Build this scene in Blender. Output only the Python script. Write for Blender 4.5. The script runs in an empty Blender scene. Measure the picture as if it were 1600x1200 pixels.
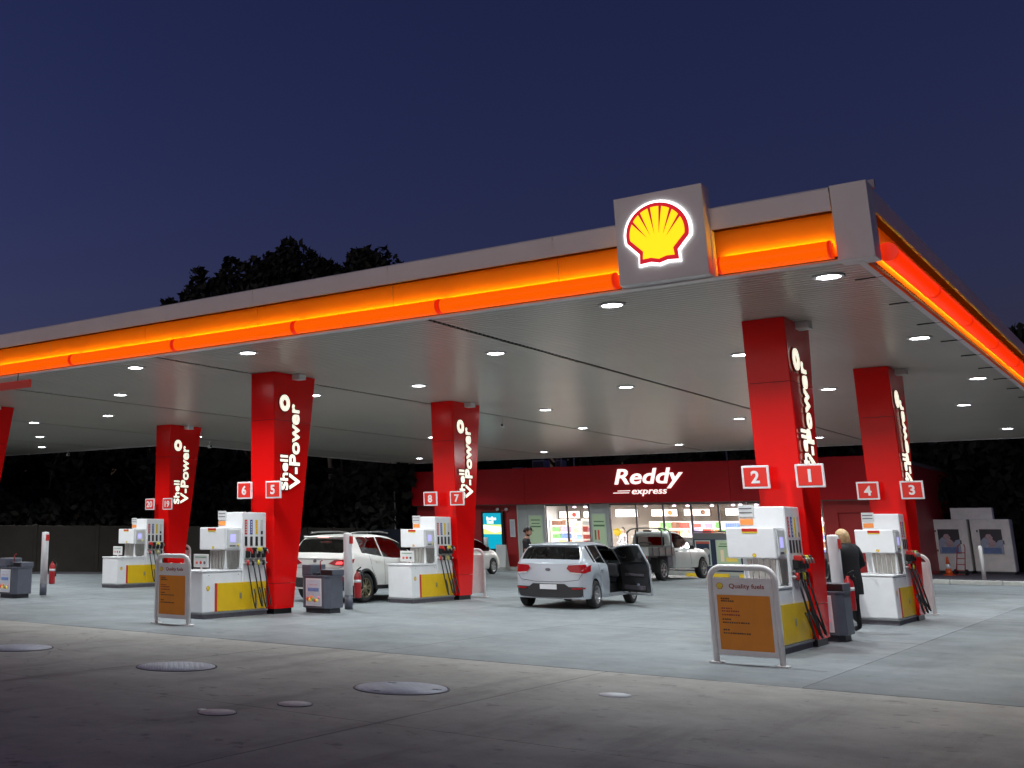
import bpy, bmesh, math, random
from mathutils import Vector, Matrix
from mathutils.bvhtree import BVHTree
random.seed(7)
R = math.radians
S = bpy.context.scene
COL = S.collection
PI = math.pi

# ------------------------------------------------------------------ camera, sky, exposure
cam_data = bpy.data.cameras.new('camera')
cam = bpy.data.objects.new('camera', cam_data)
COL.objects.link(cam)
RX = Vector((0.7613971425, 0.6482739152, 0.0039143570))
DN = Vector((-0.1464295352, 0.1778570618, -0.9731008461))
FW = Vector((-0.6315320915, 0.7403430262, 0.2303463068))
m3 = Matrix((RX, -DN, -FW)).transposed()
cam.matrix_world = Matrix.Translation((0, 0, 1.6)) @ m3.to_4x4()
cam_data.sensor_fit = 'HORIZONTAL'
cam_data.sensor_width = 36
cam_data.lens = 1722.6 / 1600 * 36
cam_data.shift_x = (800 - 385.66) / 1600
cam_data.shift_y = -(600 - 424.9) / 1600
cam_data.clip_start = 0.1
cam_data.clip_end = 2000
S.camera = cam

world = bpy.data.worlds.new('World')
S.world = world
world.use_nodes = True
nt = world.node_tree
nt.nodes.clear()
sky = nt.nodes.new('ShaderNodeTexSky')
sky.sky_type = 'NISHITA'
sky.sun_disc = False
sky.sun_elevation = R(0)
sky.sun_rotation = R(250)
sky.air_density = 1.0
sky.dust_density = 1.0
sky.ozone_density = 1.5
tint = nt.nodes.new('ShaderNodeMix')
tint.data_type = 'RGBA'
tint.blend_type = 'MULTIPLY'
tint.inputs[0].default_value = 1
tint.inputs[7].default_value = (0.42, 0.405, 1.06, 1)
bgn = nt.nodes.new('ShaderNodeBackground')
SKY_STRENGTH = 0.15
bgn.inputs['Strength'].default_value = SKY_STRENGTH
wo = nt.nodes.new('ShaderNodeOutputWorld')
nt.links.new(sky.outputs[0], tint.inputs[6])
nt.links.new(tint.outputs[2], bgn.inputs['Color'])
nt.links.new(bgn.outputs[0], wo.inputs['Surface'])
S.view_settings.view_transform = 'Standard'
S.view_settings.look = 'None'
S.view_settings.gamma = 1
S.view_settings.exposure = 0
S.view_settings.use_curve_mapping = False
# last glow of the evening sky behind the photographer
sun_data = bpy.data.lights.new('sun', 'SUN')
sun_data.energy = 0.7
sun_data.angle = R(60)
sun_data.color = (1.0, 0.87, 0.80)
sun = bpy.data.objects.new('sun', sun_data)
COL.objects.link(sun)
sun.rotation_euler = (R(89), 0, R(-3))
LAMP_POWER = 108
LAMP_COLOR = (0.90, 0.97, 1.0)

# ------------------------------------------------------------------ materials
def mat(name, col, rough=0.6, metal=0.0, emit=None, es=0.0, var=0.0, vscale=3.0, bump=0.0, bscale=40.0, coat=0.0,
        stains=None, spec=0.5, rvar=0.0):
    m = bpy.data.materials.new(name)
    m.use_nodes = True
    n = m.node_tree
    b = n.nodes['Principled BSDF']
    b.inputs['Base Color'].default_value = (*col, 1)
    b.inputs['Roughness'].default_value = rough
    b.inputs['Metallic'].default_value = metal
    b.inputs['Specular IOR Level'].default_value = spec
    if coat:
        b.inputs['Coat Weight'].default_value = coat
        b.inputs['Coat Roughness'].default_value = 0.08
    if emit:
        b.inputs['Emission Color'].default_value = (*emit, 1)
        b.inputs['Emission Strength'].default_value = es
    if var or bump or rvar or stains:
        tc = n.nodes.new('ShaderNodeTexCoord')
        ns = n.nodes.new('ShaderNodeTexNoise')
        ns.inputs['Scale'].default_value = vscale
        ns.inputs['Detail'].default_value = 8
        ns.inputs['Roughness'].default_value = 0.62
        n.links.new(tc.outputs['Object'], ns.inputs['Vector'])
        if var:
            mr = n.nodes.new('ShaderNodeMapRange')
            mr.inputs[1].default_value = 0.3
            mr.inputs[2].default_value = 0.7
            mr.inputs[3].default_value = 1 - var
            mr.inputs[4].default_value = 1 + var
            n.links.new(ns.outputs[0], mr.inputs[0])
            vm = n.nodes.new('ShaderNodeVectorMath')
            vm.operation = 'SCALE'
            vm.inputs[0].default_value = col
            n.links.new(mr.outputs[0], vm.inputs['Scale'])
            n.links.new(vm.outputs[0], b.inputs['Base Color'])
        if rvar:
            mr2 = n.nodes.new('ShaderNodeMapRange')
            mr2.inputs[1].default_value = 0.3
            mr2.inputs[2].default_value = 0.7
            mr2.inputs[3].default_value = max(0.02, rough - rvar)
            mr2.inputs[4].default_value = rough + rvar
            n.links.new(ns.outputs[0], mr2.inputs[0])
            n.links.new(mr2.outputs[0], b.inputs['Roughness'])
        if bump:
            nb = n.nodes.new('ShaderNodeTexNoise')
            nb.inputs['Scale'].default_value = bscale
            nb.inputs['Detail'].default_value = 6
            n.links.new(tc.outputs['Object'], nb.inputs['Vector'])
            bp = n.nodes.new('ShaderNodeBump')
            bp.inputs['Strength'].default_value = bump
            bp.inputs['Distance'].default_value = 0.01
            n.links.new(nb.outputs[0], bp.inputs['Height'])
            n.links.new(bp.outputs[0], b.inputs['Normal'])
    return m


def concrete(name, col, stain_col, rough=0.7, big=0.35):
    """ground slab material: fine aggregate, broad wear, dark drips and tyre streaks (world space)"""
    m = bpy.data.materials.new(name)
    m.use_nodes = True
    n = m.node_tree
    L = n.links
    b = n.nodes['Principled BSDF']
    geo = n.nodes.new('ShaderNodeNewGeometry')

    def noise(scale, detail=6, rough_=0.6, stretch=None):
        v = geo.outputs['Position']
        if stretch:
            mp = n.nodes.new('ShaderNodeMapping')
            mp.inputs['Scale'].default_value = stretch
            L.new(v, mp.inputs['Vector'])
            v = mp.outputs[0]
        t = n.nodes.new('ShaderNodeTexNoise')
        t.inputs['Scale'].default_value = scale
        t.inputs['Detail'].default_value = detail
        t.inputs['Roughness'].default_value = rough_
        L.new(v, t.inputs['Vector'])
        return t.outputs[0]

    def ramp(src, a, c, lo, hi):
        mr = n.nodes.new('ShaderNodeMapRange')
        for i, q in enumerate((a, c, lo, hi)):
            mr.inputs[i + 1].default_value = q
        L.new(src, mr.inputs[0])
        return mr.outputs[0]

    def mul(a, c):
        q = n.nodes.new('ShaderNodeMath')
        q.operation = 'MULTIPLY'
        L.new(a, q.inputs[0])
        L.new(c, q.inputs[1])
        return q.outputs[0]
    f = ramp(noise(0.35, 8, 0.7), 0.3, 0.7, 1 - big, 1 + big * 0.7)
    f = mul(f, ramp(noise(2.1, 8, 0.7), 0.3, 0.7, 0.82, 1.12))
    f = mul(f, ramp(noise(90, 3, 0.8), 0.3, 0.7, 0.86, 1.12))
    sp = ramp(noise(3.2, 6, 0.6), 0.60, 0.70, 0.0, 1.0)
    st = ramp(noise(0.55, 6, 0.65, (2.6, 0.35, 1)), 0.54, 0.70, 0.0, 0.75)
    mx = n.nodes.new('ShaderNodeMath')
    mx.operation = 'MAXIMUM'
    L.new(sp, mx.inputs[0])
    L.new(st, mx.inputs[1])
    k = n.nodes.new('ShaderNodeMath')
    k.operation = 'MULTIPLY'
    k.inputs[1].default_value = 0.62
    drip = ramp(noise(6.5, 3, 0.5), 0.67, 0.72, 0.0, 0.8)
    mx2 = n.nodes.new('ShaderNodeMath')
    mx2.operation = 'MAXIMUM'
    L.new(drip, mx2.inputs[0])
    vo = n.nodes.new('ShaderNodeTexVoronoi')
    vo.feature = 'DISTANCE_TO_EDGE'
    vo.inputs['Scale'].default_value = 0.21
    wp = n.nodes.new('ShaderNodeTexNoise')
    wp.inputs['Scale'].default_value = 0.9
    wp.inputs['Detail'].default_value = 6
    L.new(geo.outputs['Position'], wp.inputs['Vector'])
    wa = n.nodes.new('ShaderNodeVectorMath')
    wa.operation = 'ADD'
    L.new(geo.outputs['Position'], wa.inputs[0])
    L.new(wp.outputs['Color'], wa.inputs[1])
    L.new(wa.outputs[0], vo.inputs['Vector'])
    crack = ramp(vo.outputs['Distance'], 0.0012, 0.0035, 0.75, 0.0)
    gate = ramp(noise(0.16, 2), 0.52, 0.60, 0.0, 1.0)
    cg = mul(crack, gate)
    L.new(cg, mx2.inputs[1])
    mx3 = n.nodes.new('ShaderNodeMath')
    mx3.operation = 'MAXIMUM'
    L.new(mx.outputs[0], mx3.inputs[0])
    L.new(mx2.outputs[0], mx3.inputs[1])
    L.new(mx3.outputs[0], k.inputs[0])
    vm = n.nodes.new('ShaderNodeVectorMath')
    vm.operation = 'SCALE'
    vm.inputs[0].default_value = col
    L.new(f, vm.inputs['Scale'])
    mixn = n.nodes.new('ShaderNodeMix')
    mixn.data_type = 'RGBA'
    mixn.inputs[7].default_value = (*stain_col, 1)
    L.new(k.outputs[0], mixn.inputs[0])
    L.new(vm.outputs[0], mixn.inputs[6])
    L.new(mixn.outputs[2], b.inputs['Base Color'])
    L.new(ramp(noise(0.9, 6), 0.3, 0.7, rough - 0.15, rough + 0.12), b.inputs['Roughness'])
    b.inputs['Specular IOR Level'].default_value = 0.35
    bp = n.nodes.new('ShaderNodeBump')
    bp.inputs['Strength'].default_value = 0.35
    bp.inputs['Distance'].default_value = 0.004
    L.new(noise(60, 6), bp.inputs['Height'])
    L.new(bp.outputs[0], b.inputs['Normal'])
    return m


def glassmat(name, tintc=(0.5, 0.55, 0.55), refl=0.12, rough=0.02):
    m = bpy.data.materials.new(name)
    m.use_nodes = True
    n = m.node_tree
    n.nodes.clear()
    o = n.nodes.new('ShaderNodeOutputMaterial')
    t = n.nodes.new('ShaderNodeBsdfTransparent')
    t.inputs[0].default_value = (*tintc, 1)
    g = n.nodes.new('ShaderNodeBsdfGlossy')
    g.inputs['Roughness'].default_value = rough
    fr = n.nodes.new('ShaderNodeFresnel')
    fr.inputs['IOR'].default_value = 1.5
    ad = n.nodes.new('ShaderNodeMath')
    ad.operation = 'ADD'
    ad.inputs[1].default_value = refl
    mx = n.nodes.new('ShaderNodeMixShader')
    n.links.new(fr.outputs[0], ad.inputs[0])
    n.links.new(ad.outputs[0], mx.inputs[0])
    n.links.new(t.outputs[0], mx.inputs[1])
    n.links.new(g.outputs[0], mx.inputs[2])
    n.links.new(mx.outputs[0], o.inputs[0])
    return m


M = dict(
    forecourt=concrete('forecourt_concrete', (0.205, 0.228, 0.238), (0.10, 0.11, 0.12), 0.62, 0.22),
    apron=concrete('apron_concrete', (0.38, 0.365, 0.33), (0.12, 0.115, 0.11), 0.75, 0.2),
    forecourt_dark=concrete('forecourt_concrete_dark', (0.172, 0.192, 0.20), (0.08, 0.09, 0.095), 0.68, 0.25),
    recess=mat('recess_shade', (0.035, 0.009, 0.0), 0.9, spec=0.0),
    joint=mat('joint_filler', (0.11, 0.11, 0.11), 0.9),
    asphalt=concrete('asphalt', (0.055, 0.055, 0.058), (0.03, 0.03, 0.03), 0.85, 0.2),
    ceiling=mat('ceiling_metal', (0.48, 0.445, 0.385), 0.28, 0.0, var=0.05, vscale=0.6, spec=0.6),
    seam=mat('seam_dark', (0.03, 0.03, 0.03), 0.8),
    fwhite=mat('fascia_white', (0.76, 0.72, 0.71), 0.45, var=0.05, vscale=1.5),
    fyellow=mat('fascia_yellow', (0.85, 0.27, 0.006), 0.5, spec=0.1),
    tube=mat('tube_shell', (0.5, 0.04, 0.0), 0.4, emit=(1.0, 0.115, 0.0), es=0.9, spec=0.1),
    tubered=mat('tube_shell_red', (0.5, 0.02, 0.0), 0.4, emit=(1.0, 0.03, 0.0), es=0.95, spec=0.1),
    tubeend=mat('tube_end', (0.5, 0.02, 0.0), 0.3, emit=(1.0, 0.02, 0.0), es=0.55),
    strip=mat('led_strip', (1, 0.5, 0.1), 0.5, emit=(1.0, 0.66, 0.02), es=34.0),
    striplow=mat('led_strip_low', (1, 0.5, 0.1), 0.5, emit=(1.0, 0.50, 0.01), es=14.0),
    red=mat('column_red', (0.80, 0.006, 0.006), 0.16, var=0.05, vscale=0.8, spec=0.22, rvar=0.05),
    bandred=mat('shop_band_red', (0.50, 0.006, 0.014), 0.3, var=0.07, vscale=0.5, spec=0.25),
    wallred=mat('shop_wall_red', (0.40, 0.02, 0.022), 0.5, var=0.08, vscale=0.8),
    letter=mat('letter_lit', (0.9, 0.9, 0.85), 0.4, emit=(1.0, 0.93, 0.74), es=0.9),
    letterw=mat('letter_white_lit', (0.9, 0.9, 0.9), 0.4, emit=(1.0, 0.98, 0.94), es=1.0),
    letterback=mat('letter_edge', (0.12, 0.0, 0.0), 0.5),
    white=mat('pump_white', (0.82, 0.83, 0.84), 0.35, var=0.04, vscale=4, coat=0.2),
    white2=mat('powder_white', (0.72, 0.70, 0.69), 0.4, var=0.06, vscale=6),
    cream=mat('cream_panel', (0.62, 0.63, 0.62), 0.55, var=0.05, vscale=2),
    ice=mat('ice_box_white', (0.93, 0.90, 0.88), 0.55, var=0.1, vscale=2.5),
    yellow=mat('pump_yellow', (0.78, 0.50, 0.0), 0.4, var=0.05, vscale=4),
    pred=mat('pump_red', (0.55, 0.02, 0.015), 0.4),
    plinth=mat('plinth_grey', (0.11, 0.10, 0.12), 0.7, var=0.2, vscale=8),
    black=mat('black_plastic', (0.012, 0.012, 0.013), 0.35),
    rubber=mat('rubber', (0.012, 0.012, 0.012), 0.7, var=0.2, vscale=20),
    hose=mat('hose_rubber', (0.012, 0.014, 0.016), 0.45),
    steel=mat('brushed_steel', (0.42, 0.41, 0.38), 0.38, 0.85, var=0.15, vscale=6),
    chrome=mat('chrome', (0.7, 0.7, 0.7), 0.15, 1.0),
    binrey=mat('bin_grey', (0.095, 0.105, 0.135), 0.45, var=0.12, vscale=5),
    bindk=mat('bin_dark', (0.03, 0.032, 0.04), 0.5),
    poster=mat('poster_paper', (0.55, 0.58, 0.66), 0.6, var=0.08, vscale=6),
    orange=mat('board_orange', (0.72, 0.235, 0.006), 0.5, var=0.1, vscale=3),
    ink=mat('ink_dark', (0.07, 0.03, 0.02), 0.6),
    inkr=mat('ink_red', (0.30, 0.03, 0.03), 0.6),
    blue=mat('label_blue', (0.03, 0.06, 0.32), 0.5),
    lyellow=mat('label_yellow', (0.75, 0.62, 0.03), 0.5),
    lorange=mat('label_orange', (0.85, 0.28, 0.06), 0.5),
    screen=mat('pump_display', (0.3, 0.3, 0.5), 0.3, emit=(0.45, 0.42, 0.95), es=0.9),
    cone=mat('cone_orange', (0.75, 0.12, 0.02), 0.5),
    ext=mat('extinguisher_red', (0.42, 0.015, 0.02), 0.3, coat=0.4),
    carwhite=mat('car_white', (0.66, 0.655, 0.62), 0.28, coat=0.6),
    silver=mat('car_silver', (0.47, 0.51, 0.56), 0.32, 0.3, coat=0.6),
    dirtywhite=mat('ute_white', (0.50, 0.52, 0.50), 0.4, coat=0.3, var=0.12, vscale=2),
    glassdark=glassmat('car_glass_dark', (0.10, 0.11, 0.12), 0.05),
    glasscar=glassmat('car_glass', (0.42, 0.46, 0.46), 0.05),
    glass=glassmat('shop_glass', (0.92, 0.95, 0.94), 0.0),
    tail=mat('tail_lens', (0.28, 0.002, 0.006), 0.2, coat=0.25, emit=(0.5, 0.0, 0.01), es=0.04),
    tailon=mat('tail_lens_lit', (0.5, 0.0, 0.01), 0.12, coat=0.8, emit=(1.0, 0.08, 0.09), es=1.6),
    brake=mat('brake_lamp_lit', (0.9, 0.1, 0.1), 0.2, emit=(1.0, 0.38, 0.33), es=2.4),
    clearlens=mat('clear_lens', (0.7, 0.62, 0.62), 0.1, coat=0.8),
    plate=mat('number_plate', (0.72, 0.72, 0.75), 0.4),
    tyre=mat('tyre', (0.013, 0.013, 0.014), 0.75),
    rim=mat('alloy_rim', (0.42, 0.42, 0.43), 0.3, 0.8),
    rimgold=mat('alloy_rim_bronze', (0.24, 0.21, 0.13), 0.3, 0.85),
    seat=mat('seat_fabric', (0.03, 0.03, 0.035), 0.8),
    cladding=mat('cladding', (0.02, 0.02, 0.022), 0.55),
    alu=mat('tray_aluminium', (0.22, 0.225, 0.22), 0.45, 0.6, var=0.15, vscale=3),
    wallb=mat('boundary_concrete', (0.024, 0.019, 0.014), 0.85, var=0.25, vscale=1.3),
    hoard=mat('hoarding_navy', (0.012, 0.018, 0.035), 0.6),
    leaf=mat('leaf', (0.006, 0.007, 0.004), 0.8, var=0.4, vscale=0.6),
    bark=mat('bark', (0.10, 0.085, 0.065), 0.9, var=0.3, vscale=3),
    skin=mat('skin', (0.50, 0.28, 0.19), 0.5),
    hairdk=mat('hair_dark', (0.015, 0.011, 0.009), 0.5, bump=0.6, bscale=60),
    hairbl=mat('hair_blonde', (0.50, 0.33, 0.16), 0.5, var=0.25, vscale=14, bump=0.6, bscale=60),
    tshirt=mat('tshirt_black', (0.018, 0.018, 0.02), 0.85, bump=0.5, bscale=12),
    coat_=mat('coat_black', (0.008, 0.008, 0.010), 0.8, bump=0.5, bscale=10),
    denim=mat('trousers_dark', (0.015, 0.015, 0.022), 0.85),
    shirtg=mat('shirt_grey', (0.45, 0.43, 0.48), 0.8),
    tread=mat('tread_bright', (0.75, 0.80, 0.88), 0.4),
    manhole=mat('cover_steel', (0.46, 0.49, 0.55), 0.5, 0.1, var=0.2, vscale=8),
    manhole2=mat('cover_painted', (0.55, 0.50, 0.51), 0.6, var=0.25, vscale=12),
    coverw=mat('cover_white', (0.85, 0.88, 0.9), 0.5),
    kerb=mat('kerb_concrete', (0.46, 0.46, 0.43), 0.8, var=0.2, vscale=3),
    kyellow=mat('wheel_stop_yellow', (0.72, 0.48, 0.01), 0.6, var=0.15, vscale=6),
    lamp=mat('lamp_diffuser', (1, 1, 1), 0.5, emit=(0.95, 0.98, 1.0), es=40.0),
    lampring=mat('lamp_ring', (0.7, 0.7, 0.7), 0.4),
    dark=mat('dark_void', (0.01, 0.01, 0.01), 0.9),
    shopwall=mat('shop_inner', (0.33, 0.29, 0.25), 0.8),
    shopfloor=mat('shop_floor', (0.45, 0.43, 0.42), 0.35),
    shopceil=mat('shop_ceiling', (0.13, 0.11, 0.10), 0.8),
    shelf=mat('shelf_cream_glow', (0.75, 0.70, 0.62), 0.5, emit=(1.0, 0.9, 0.82), es=0.55),  # cream paint with a glow put in to brighten the interior
    menu=mat('menu_lightbox', (0.9, 0.8, 0.75), 0.5, emit=(1.0, 0.86, 0.78), es=1.3),
    menuw=mat('menu_lightbox_bright', (0.9, 0.85, 0.9), 0.5, emit=(1.0, 0.92, 1.0), es=1.8),
    spotlit=mat('spot_lamp_face', (1, 0.9, 1), 0.5, emit=(1.0, 0.72, 0.95), es=6.0),
    greyp=mat('grey_pillar', (0.50, 0.53, 0.53), 0.5, var=0.05),
    lowgrey=mat('counter_grey', (0.20, 0.21, 0.22), 0.5),
    posterg=mat('poster_green', (0.55, 0.68, 0.48), 0.6, emit=(0.5, 0.75, 0.4), es=0.10),
    posterf=mat('poster_frame', (0.62, 0.72, 0.66), 0.4),
    inkg=mat('ink_green', (0.10, 0.25, 0.12), 0.6),
    pnavy=mat('poster_navy', (0.03, 0.05, 0.10), 0.5),
    pcoral=mat('poster_coral', (0.70, 0.14, 0.10), 0.5),
    teal=mat('screen_teal', (0, 0.3, 0.4), 0.3, emit=(0.0, 0.33, 0.48), es=1.0),
    lime=mat('screen_lime', (0.7, 0.9, 0.2), 0.3, emit=(0.72, 0.92, 0.25), es=1.0),
    swhite=mat('screen_white', (1, 1, 1), 0.3, emit=(0.95, 1.0, 0.95), es=1.1),
    skyb=mat('panel_blue_lit', (0.02, 0.25, 0.7), 0.4, emit=(0.02, 0.30, 0.85), es=0.8),
    oval=mat('oval_yellow', (0.85, 0.55, 0.0), 0.5, emit=(0.9, 0.6, 0.0), es=0.3),
    logoy=mat('logo_yellow', (0.95, 0.75, 0.0), 0.4, emit=(1.0, 0.77, 0.0), es=0.95),
    logor=mat('logo_red', (0.55, 0.0, 0.01), 0.4, emit=(0.62, 0.0, 0.015), es=0.75),
    halo=mat('logo_halo', (1, 1, 1), 0.4, emit=(0.95, 0.98, 1.0), es=2.6),
    numred=mat('number_red', (0.72, 0.025, 0.015), 0.4),
    pinkred=mat('bar_red', (0.80, 0.10, 0.07), 0.45),
    numwhite=mat('number_white', (0.80, 0.78, 0.78), 0.4),
    helmet=mat('helmet_yellow', (0.75, 0.72, 0.02), 0.25, coat=0.6),
    acbox=mat('rooftop_unit', (0.35, 0.33, 0.38), 0.6),
    navy=mat('ice_art_dark', (0.05, 0.045, 0.06), 0.5),
    iceb=mat('ice_art_pale', (0.42, 0.47, 0.62), 0.5, var=0.25, vscale=7),
    iceb2=mat('ice_art_blue', (0.16, 0.25, 0.50), 0.5, var=0.2, vscale=9),
    icep=mat('ice_art_pink', (0.55, 0.38, 0.42), 0.5, var=0.3, vscale=12),
)
GOODS = [mat('goods_glow_' + n, c, 0.5, emit=c, es=0.25) for n, c in (  # packet colours, each made to glow slightly as if well lit
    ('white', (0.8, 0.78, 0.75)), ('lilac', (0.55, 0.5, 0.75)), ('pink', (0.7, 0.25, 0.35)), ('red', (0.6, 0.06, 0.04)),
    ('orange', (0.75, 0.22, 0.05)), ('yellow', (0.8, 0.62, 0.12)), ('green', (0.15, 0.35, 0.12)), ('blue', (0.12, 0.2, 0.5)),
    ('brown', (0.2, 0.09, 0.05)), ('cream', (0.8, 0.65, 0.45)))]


# ------------------------------------------------------------------ mesh helpers
class MB:
    def __init__(s):
        s.v = []
        s.f = []
        s.mi = []
        s.sm = []

    def add(s, vs, fs, mi=0, smooth=False):
        o = len(s.v)
        s.v += [tuple(p) for p in vs]
        s.f += [tuple(i + o for i in f) for f in fs]
        s.mi += [mi] * len(fs)
        s.sm += [smooth] * len(fs)
        return s

    def box(s, x0, x1, y0, y1, z0, z1, mi=0):
        vs = [(x, y, z) for z in (z0, z1) for y in (y0, y1) for x in (x0, x1)]
        return s.add(vs, [(0, 2, 3, 1), (4, 5, 7, 6), (0, 1, 5, 4), (2, 6, 7, 3), (0, 4, 6, 2), (1, 3, 7, 5)], mi)

    def bbox(s, x0, x1, y0, y1, z0, z1, r=0.02, mi=0):
        """box with chamfered edges"""
        r = min(r, (x1 - x0) / 2.01, (y1 - y0) / 2.01, (z1 - z0) / 2.01)
        bm = bmesh.new()
        bmesh.ops.create_cube(bm, size=1)
        for q in bm.verts:
            q.co = Vector(((x0 + x1) / 2 + q.co.x * (x1 - x0), (y0 + y1) / 2 + q.co.y * (y1 - y0), (z0 + z1) / 2 + q.co.z * (z1 - z0)))
        bmesh.ops.bevel(bm, geom=bm.edges[:], offset=r, segments=2, affect='EDGES', profile=0.5)
        bm.verts.index_update()
        s.add([q.co for q in bm.verts], [[q.index for q in f.verts] for f in bm.faces], mi, False)
        bm.free()
        return s

    def prism(s, pts, d0, d1, axis='z', mi=0):
        """outline (u,v) extruded along an axis: z:(u,v,d) y:(u,d,v) x:(d,u,v)"""
        def P(u, v, d):
            return {'z': (u, v, d), 'y': (u, d, v), 'x': (d, u, v)}[axis]
        n = len(pts)
        vs = [P(u, v, d0) for u, v in pts] + [P(u, v, d1) for u, v in pts]
        fs = [tuple(range(n - 1, -1, -1)), tuple(range(n, 2 * n))] + [(i, (i + 1) % n, (i + 1) % n + n, i + n) for i in range(n)]
        return s.add(vs, fs, mi)

    def loft(s, rings, mi=0, smooth=True, cap=True):
        n = len(rings[0])
        vs = [p for r in rings for p in r]
        fs = []
        for k in range(len(rings) - 1):
            for i in range(n):
                j = (i + 1) % n
                fs.append((k * n + i, k * n + j, (k + 1) * n + j, (k + 1) * n + i))
        s.add(vs, fs, mi, smooth)
        if cap:
            o = len(s.v) - len(vs)
            s.f += [tuple(range(o + n - 1, o - 1, -1)), tuple(range(o + len(vs) - n, o + len(vs)))]
            s.mi += [mi] * 2
            s.sm += [False] * 2
        return s

    def tube(s, path, r, n=8, mi=0, cap=True):
        path = [Vector(p) for p in path]
        rings = []
        up = Vector((0.13, 0.27, 1)).normalized()
        prev = None
        for i, p in enumerate(path):
            a = path[max(0, i - 1)]
            b = path[min(len(path) - 1, i + 1)]
            t = (b - a).normalized()
            if prev is None:
                u = t.cross(up)
                if u.length < 0.05:
                    u = t.cross(Vector((1, 0, 0)))
            else:
                u = prev - t * prev.dot(t)
            u.normalize()
            prev = u
            w = t.cross(u)
            rr = r[i] if isinstance(r, (list, tuple)) else r
            rings.append([p + (u * math.cos(2 * PI * k / n) + w * math.sin(2 * PI * k / n)) * rr for k in range(n)])
        return s.loft(rings, mi, True, cap)

    def cyl(s, c, r, h, n=20, mi=0, r2=None, axis='z', smooth=True):
        r2 = r if r2 is None else r2
        ax = {'z': Vector((0, 0, 1)), 'x': Vector((1, 0, 0)), 'y': Vector((0, 1, 0))}[axis]
        u = {'z': Vector((1, 0, 0)), 'x': Vector((0, 1, 0)), 'y': Vector((0, 0, 1))}[axis]
        w = ax.cross(u)
        c = Vector(c)
        rings = [[c + ax * d + (u * math.cos(2 * PI * k / n) + w * math.sin(2 * PI * k / n)) * q for k in range(n)] for d, q in ((0, r), (h, r2))]
        return s.loft(rings, mi, smooth)

    def lathe(s, c, prof, n=20, mi=0, axis='z', cap=True):
        ax = {'z': Vector((0, 0, 1)), 'x': Vector((1, 0, 0)), 'y': Vector((0, 1, 0))}[axis]
        u = {'z': Vector((1, 0, 0)), 'x': Vector((0, 1, 0)), 'y': Vector((0, 0, 1))}[axis]
        w = ax.cross(u)
        c = Vector(c)
        rings = [[c + ax * d + (u * math.cos(2 * PI * k / n) + w * math.sin(2 * PI * k / n)) * max(q, 1e-4) for k in range(n)] for q, d in prof]
        return s.loft(rings, mi, True, cap)

    def quad(s, a, b, c, d, mi=0):
        return s.add([a, b, c, d], [(0, 1, 2, 3)], mi)

    def mesh(s, name, mats):
        me = bpy.data.meshes.new(name)
        me.from_pydata(s.v, [], s.f)
        for m in (mats if isinstance(mats, (list, tuple)) else [mats]):
            me.materials.append(m)
        me.polygons.foreach_set('material_index', s.mi)
        me.polygons.foreach_set('use_smooth', s.sm)
        me.validate()
        me.update()
        return me

    def build(s, name, mats, parent=None, loc=(0, 0, 0), rz=0.0, fix=False):
        me = s.mesh(name, mats)
        if fix:
            bm = bmesh.new()
            bm.from_mesh(me)
            bmesh.ops.recalc_face_normals(bm, faces=bm.faces[:])
            bm.to_mesh(me)
            bm.free()
        return link(name, me, parent, loc, rz)


def link(name, me, parent=None, loc=(0, 0, 0), rz=0.0):
    o = bpy.data.objects.new(name, me)
    COL.objects.link(o)
    o.location = loc
    o.rotation_euler = (0, 0, rz)
    if parent:
        o.parent = parent
    return o


def tag(o, label, cat, group=None):
    o['label'] = label
    o['category'] = cat
    if group:
        o['group'] = group
    return o


def thing(name, label, cat, loc=(0, 0, 0), rz=0.0, group=None):
    return tag(link(name, None, None, loc, rz), label, cat, group)


def stuff(o):
    o['kind'] = 'stuff'
    return o


def structure(o):
    o['kind'] = 'structure'
    return o


def dup(root, loc, rz=None, label=None, skip=()):
    def cp(o, par):
        c = o.copy()
        COL.objects.link(c)
        if par:
            c.parent = par
        for ch in kids.get(o, []):
            if ch.name.split('.')[0] not in skip:
                cp(ch, c)
        return c
    kids = {}
    for o in COL.objects:
        if o.parent:
            kids.setdefault(o.parent, []).append(o)
    r = cp(root, None)
    r.location = loc
    if rz is not None:
        r.rotation_euler = (0, 0, rz)
    if label:
        r['label'] = label
    return r


def text_mesh(txt, width=None, height=None, depth=0.02, bold=0.0, shear=0.0, spacing=1.0, anchor='c'):
    """lettering as a flat mesh in the XY plane (x right, y up), front at z=depth; returns bmesh-ready MB"""
    cu = bpy.data.curves.new('lettering', 'FONT')
    cu.body = txt
    cu.size = 1
    cu.extrude = 0.05
    cu.offset = bold
    cu.shear = shear
    cu.space_character = spacing
    cu.resolution_u = 4
    o = bpy.data.objects.new('lettering', cu)
    COL.objects.link(o)
    dg = bpy.context.evaluated_depsgraph_get()
    me = bpy.data.meshes.new_from_object(o.evaluated_get(dg))
    bpy.data.objects.remove(o)
    bpy.data.curves.remove(cu)
    vs = [v.co.copy() for v in me.vertices]
    fs = [tuple(p.vertices) for p in me.polygons]
    bpy.data.meshes.remove(me)
    x0 = min(v.x for v in vs)
    x1 = max(v.x for v in vs)
    y0 = min(v.y for v in vs)
    y1 = max(v.y for v in vs)
    sx = sy = None
    if width:
        sx = width / (x1 - x0)
    if height:
        sy = height / (y1 - y0)
    sx = sx or sy
    sy = sy or sx
    ax = {'c': (x0 + x1) / 2, 'l': x0, 'r': x1}[anchor]
    out = [Vector(((v.x - ax) * sx, (v.y - (y0 + y1) / 2) * sy, depth if v.z > 0 else 0.0)) for v in vs]
    return out, fs


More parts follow.
